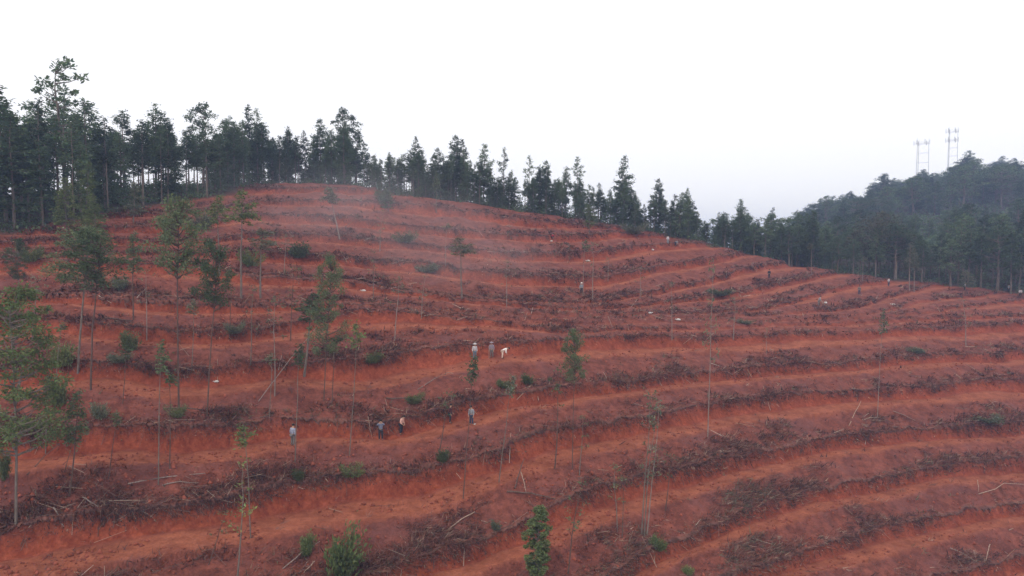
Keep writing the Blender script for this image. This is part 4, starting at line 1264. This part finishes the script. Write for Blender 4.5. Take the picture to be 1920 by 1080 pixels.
PEOPLE = [
 (549,836,2.6,'stand','bluegrey','olive',None,'person in blue-grey patterned shirt behind a thin trunk, leftmost of all'),
 (714,826,0.2,'arms_up','slate','black',None,'person in slate jacket and black trousers raising both hands to the face'),
 (752,816,1.2,'lookdown','pink','black',None,'person in pale pink top and black trousers looking down'),
 (884,797,-0.5,'stand','grey','navy',None,'person in grey shirt and dark trousers standing side-on on the terrace edge'),
 (844,793,1.6,'stand','maroon','black',None,'slim person in dark maroon between the pink-clad and the grey-clad one'),
 (890,674,0.4,'stand','pale','jeans','pale','person in pale shirt and blue-grey trousers, left of the three workers'),
 (922,672,-0.3,'stand','check','olive','check','person in grey checked jacket, middle of the three workers'),
 (942,672,1.5,'bend','white','khaki',None,'person in white bending over, right of the three workers'),
 (1035,449,0.6,'crouch','red','black',None,'person in red jacket crouching near the crest'),
 (1252,461,0.3,'stand','pale','grey',None,'person in pale clothes near the crest, left of a pair'),
 (1266,464,1.0,'bend','grey','black',None,'person in grey stooping near the crest, right of a pair'),
 (1442,523,0.0,'stand','black','black',None,'small person in black on the far terraces right of centre'),
 (1535,574,1.4,'stride','grey','olive',None,'person in grey with legs apart working on a far terrace'),
 (1611,553,-0.2,'stand','olive','navy',None,'person in dark clothes standing on a far right terrace'),
 (1666,537,0.5,'stand','pale','navy',None,'person in light top and dark trousers below the dome-shaped tree'),
 (1808,545,1.0,'lookdown','pale','black',None,'person in pale top under the low pale spreading tree'),
 (1891,549,0.4,'stand','grey','black',None,'person in grey at the wood edge near the right border'),
 (1913,557,-0.6,'lookdown','pale','black',None,'person in pale clothes at the very right border'),
 (1090,552,0.3,'stand','grey','black','white','person in white hat behind the close pair of pale stems'),
]
for u, v, rz, pose, sh, tr, hat, lab in PEOPLE:
    p = hit(u, v)
    build_person('person', lab, (p[0], p[1], p[2] - 0.02), rz, pose, C_[sh], C_[tr], C_[hat] if hat else None, 1.0)

# hoes held or standing by the workers
def hoe(u, v, tilt, lab):
    p = hit(u, v)
    e = empty('hoe', (p[0], p[1], p[2]), 0.3)
    e.rotation_euler = (0.1, tilt, 0.4)
    tag(e, lab, 'hoe', 'hoes used on the terraces')
    b = MB(); b.tube([(0, 0, 0), (0, 0, 0.7), (0, 0, 1.35)], [0.022, 0.02, 0.02], 7); obj('handle', b.mesh('handle'), M_WOOD, e)
    b = MB(); b.box((0.08, 0, 0.03), (0.18, 0.14, 0.012)); obj('blade', b.mesh('blade'), M_SHOE, e)
hoe(917, 672, -0.06, 'pale-handled hoe held upright by the middle one of the three workers')
hoe(1541, 572, 0.9, 'hoe swung by the far worker with legs apart')
# ------------------------------------------------------------------ two antenna masts behind the wooded hill
M_STEEL = cloth('galvanised_steel', (0.55, 0.55, 0.56), (0.48, 0.48, 0.50), 0.3)
M_PANEL = cloth('antenna_panels', (0.60, 0.59, 0.60), (0.55, 0.54, 0.55), 0.5)
def mast(u, v_top, d, width, lab, rows):
    x = (u - 960) / F * d
    z0 = float(gz(x, d)) - 0.5
    H_ = unproject(u, v_top, d)[2] - z0
    e = empty('antenna_mast', (x, d, z0), 1.45)
    tag(e, lab, 'mast', 'antenna masts on the far hill')
    R_ = width / 1.74
    L = [np.array((R_ * math.cos(a), R_ * math.sin(a), 0)) for a in (0, 2.094, 4.189)]
    top = H_ - 4.0
    for k in range(3):
        b = MB(); b.tube([L[k] * 1.12, L[k] + np.array((0, 0, top))], [0.21, 0.16], 7); obj('leg', b.mesh('leg'), M_STEEL, e)
    n = int(top / 6)
    b = MB()
    for i in range(1, n + 1):
        z = top * i / n
        for k in range(3):
            b.tube([L[k] + (0, 0, z), L[(k + 1) % 3] + (0, 0, z)], [0.06, 0.06], 4)
            b.tube([L[k] + (0, 0, z - top / n), L[(k + 1) % 3] + (0, 0, z)], [0.02, 0.02], 4)
    obj('bracing', b.mesh('bracing'), M_STEEL, e)
    for zz in rows:
        b = MB()
        ring = [np.array((R_ * 1.08 * math.cos(a), R_ * 1.08 * math.sin(a), top - zz)) for a in np.linspace(0, 2 * math.pi, 13)]
        b.tube(ring, [0.08] * 13, 5); b.tube([p_ + np.array((0, 0, 1.1)) for p_ in ring], [0.05] * 13, 5)
        obj('platform', b.mesh('platform'), M_STEEL, e)
        for k in range(6):
            a = k * math.pi / 3
            b = MB(); c = np.array((R_ * 1.14 * math.cos(a), R_ * 1.14 * math.sin(a), top - zz + 1.0))
            rot = [[math.cos(a), -math.sin(a), 0], [math.sin(a), math.cos(a), 0], [0, 0, 1]]
            b.box(c, (0.26, 0.45, 3.4), None, rot); obj('antenna_panel', b.mesh('panel'), M_PANEL, e)
    for k in range(3):
        b = MB(); b.tube([L[k] + (0, 0, top), L[k] + (0, 0, top + 4.0)], [0.10, 0.05], 5); obj('lightning_rod', b.mesh('rod'), M_STEEL, e)
mast(1721, 259, 520, 7.9, 'lower and wider of the two antenna masts, left one', (0.2,))
mast(1777, 237, 525, 6.2, 'taller and narrower of the two antenna masts, right one', (0.2, 7.0))

# ------------------------------------------------------------------ haze
def haze():
    m = bpy.data.materials.new('haze'); m.use_nodes = True
    nd, lk = m.node_tree.nodes, m.node_tree.links
    nd.clear()
    o = nd.new('ShaderNodeOutputMaterial'); v = nd.new('ShaderNodeVolumePrincipled')
    v.inputs['Color'].default_value = (0.46, 0.60, 1.0, 1)
    v.inputs['Density'].default_value = 0.00052
    v.inputs['Anisotropy'].default_value = 0.0
    v.inputs['Absorption Color'].default_value = (0.16, 0.16, 0.16, 1)
    lk.new(v.outputs[0], o.inputs['Volume'])
    b = MB()
    z0, z1 = float(H.min()) - 1.5, max(float(H.max()) + 30, CZ + 102)
    b.box((0, 2000, (z0 + z1) / 2), (26000, 4600 + 300, z1 - z0))
    tag(obj('haze', b.mesh('haze'), m), 'thin bluish haze in the air over the hillside', 'haze', None, 'stuff')
haze()

# ------------------------------------------------------------------ thin smoke drifting over the upper slope
def smoke(u, v, d, size, dens, label, seed):
    m = bpy.data.materials.new('smoke'); m.use_nodes = True
    nd, lk = m.node_tree.nodes, m.node_tree.links
    nd.clear()
    o = nd.new('ShaderNodeOutputMaterial'); vol = nd.new('ShaderNodeVolumePrincipled')
    vol.inputs['Color'].default_value = (0.85, 0.86, 0.92, 1)
    tc = nd.new('ShaderNodeTexCoord')
    ln = nd.new('ShaderNodeVectorMath'); ln.operation = 'LENGTH'; lk.new(tc.outputs['Object'], ln.inputs[0])
    fall = nd.new('ShaderNodeMapRange'); fall.interpolation_type = 'SMOOTHSTEP'
    lk.new(ln.outputs['Value'], fall.inputs[0]); fall.inputs[1].default_value = 1.0; fall.inputs[2].default_value = 0.15
    fall.inputs[3].default_value = 0.0; fall.inputs[4].default_value = 1.0
    mp = nd.new('ShaderNodeMapping'); lk.new(tc.outputs['Object'], mp.inputs[0]); mp.inputs['Location'].default_value = (seed, 0, 0)
    n = ramp(nd, lk, noise_node(nd, lk, 1.6, 2, 0.5, mp.outputs[0]), 0.32, 0.72)
    mu = nd.new('ShaderNodeMath'); mu.operation = 'MULTIPLY'; lk.new(n, mu.inputs[0]); lk.new(fall.outputs[0], mu.inputs[1])
    m2 = nd.new('ShaderNodeMath'); m2.operation = 'MULTIPLY'; lk.new(mu.outputs[0], m2.inputs[0]); m2.inputs[1].default_value = dens
    lk.new(m2.outputs[0], vol.inputs['Density'])
    lk.new(vol.outputs[0], o.inputs['Volume'])
    b = MB(); vv, ff = [], []
    for j in range(9):
        for i in range(16):
            th, a = math.pi * j / 8, 2 * math.pi * i / 16
            vv.append((math.sin(th) * math.cos(a), math.sin(th) * math.sin(a), math.cos(th)))
    for j in range(8):
        for i in range(16):
            ff.append((j * 16 + i, (j + 1) * 16 + i, (j + 1) * 16 + (i + 1) % 16, j * 16 + (i + 1) % 16))
    b.add(vv, ff)
    ob = obj('smoke', b.mesh('smoke'), m, None, tuple(unproject(u, v, d)))
    ob.scale = size
    tag(ob, label, 'smoke', None, 'stuff')
smoke(640, 400, 104, (27, 28, 10), 0.009, 'pale smoke drifting over the upper slope below the big pine', 0.0)
smoke(860, 470, 100, (20, 24, 9), 0.008, 'thin smoke over the wide pale tree of the upper slope', 4.0)
sc.cycles.volume_step_rate = 3.0
sc.cycles.volume_max_steps = 64
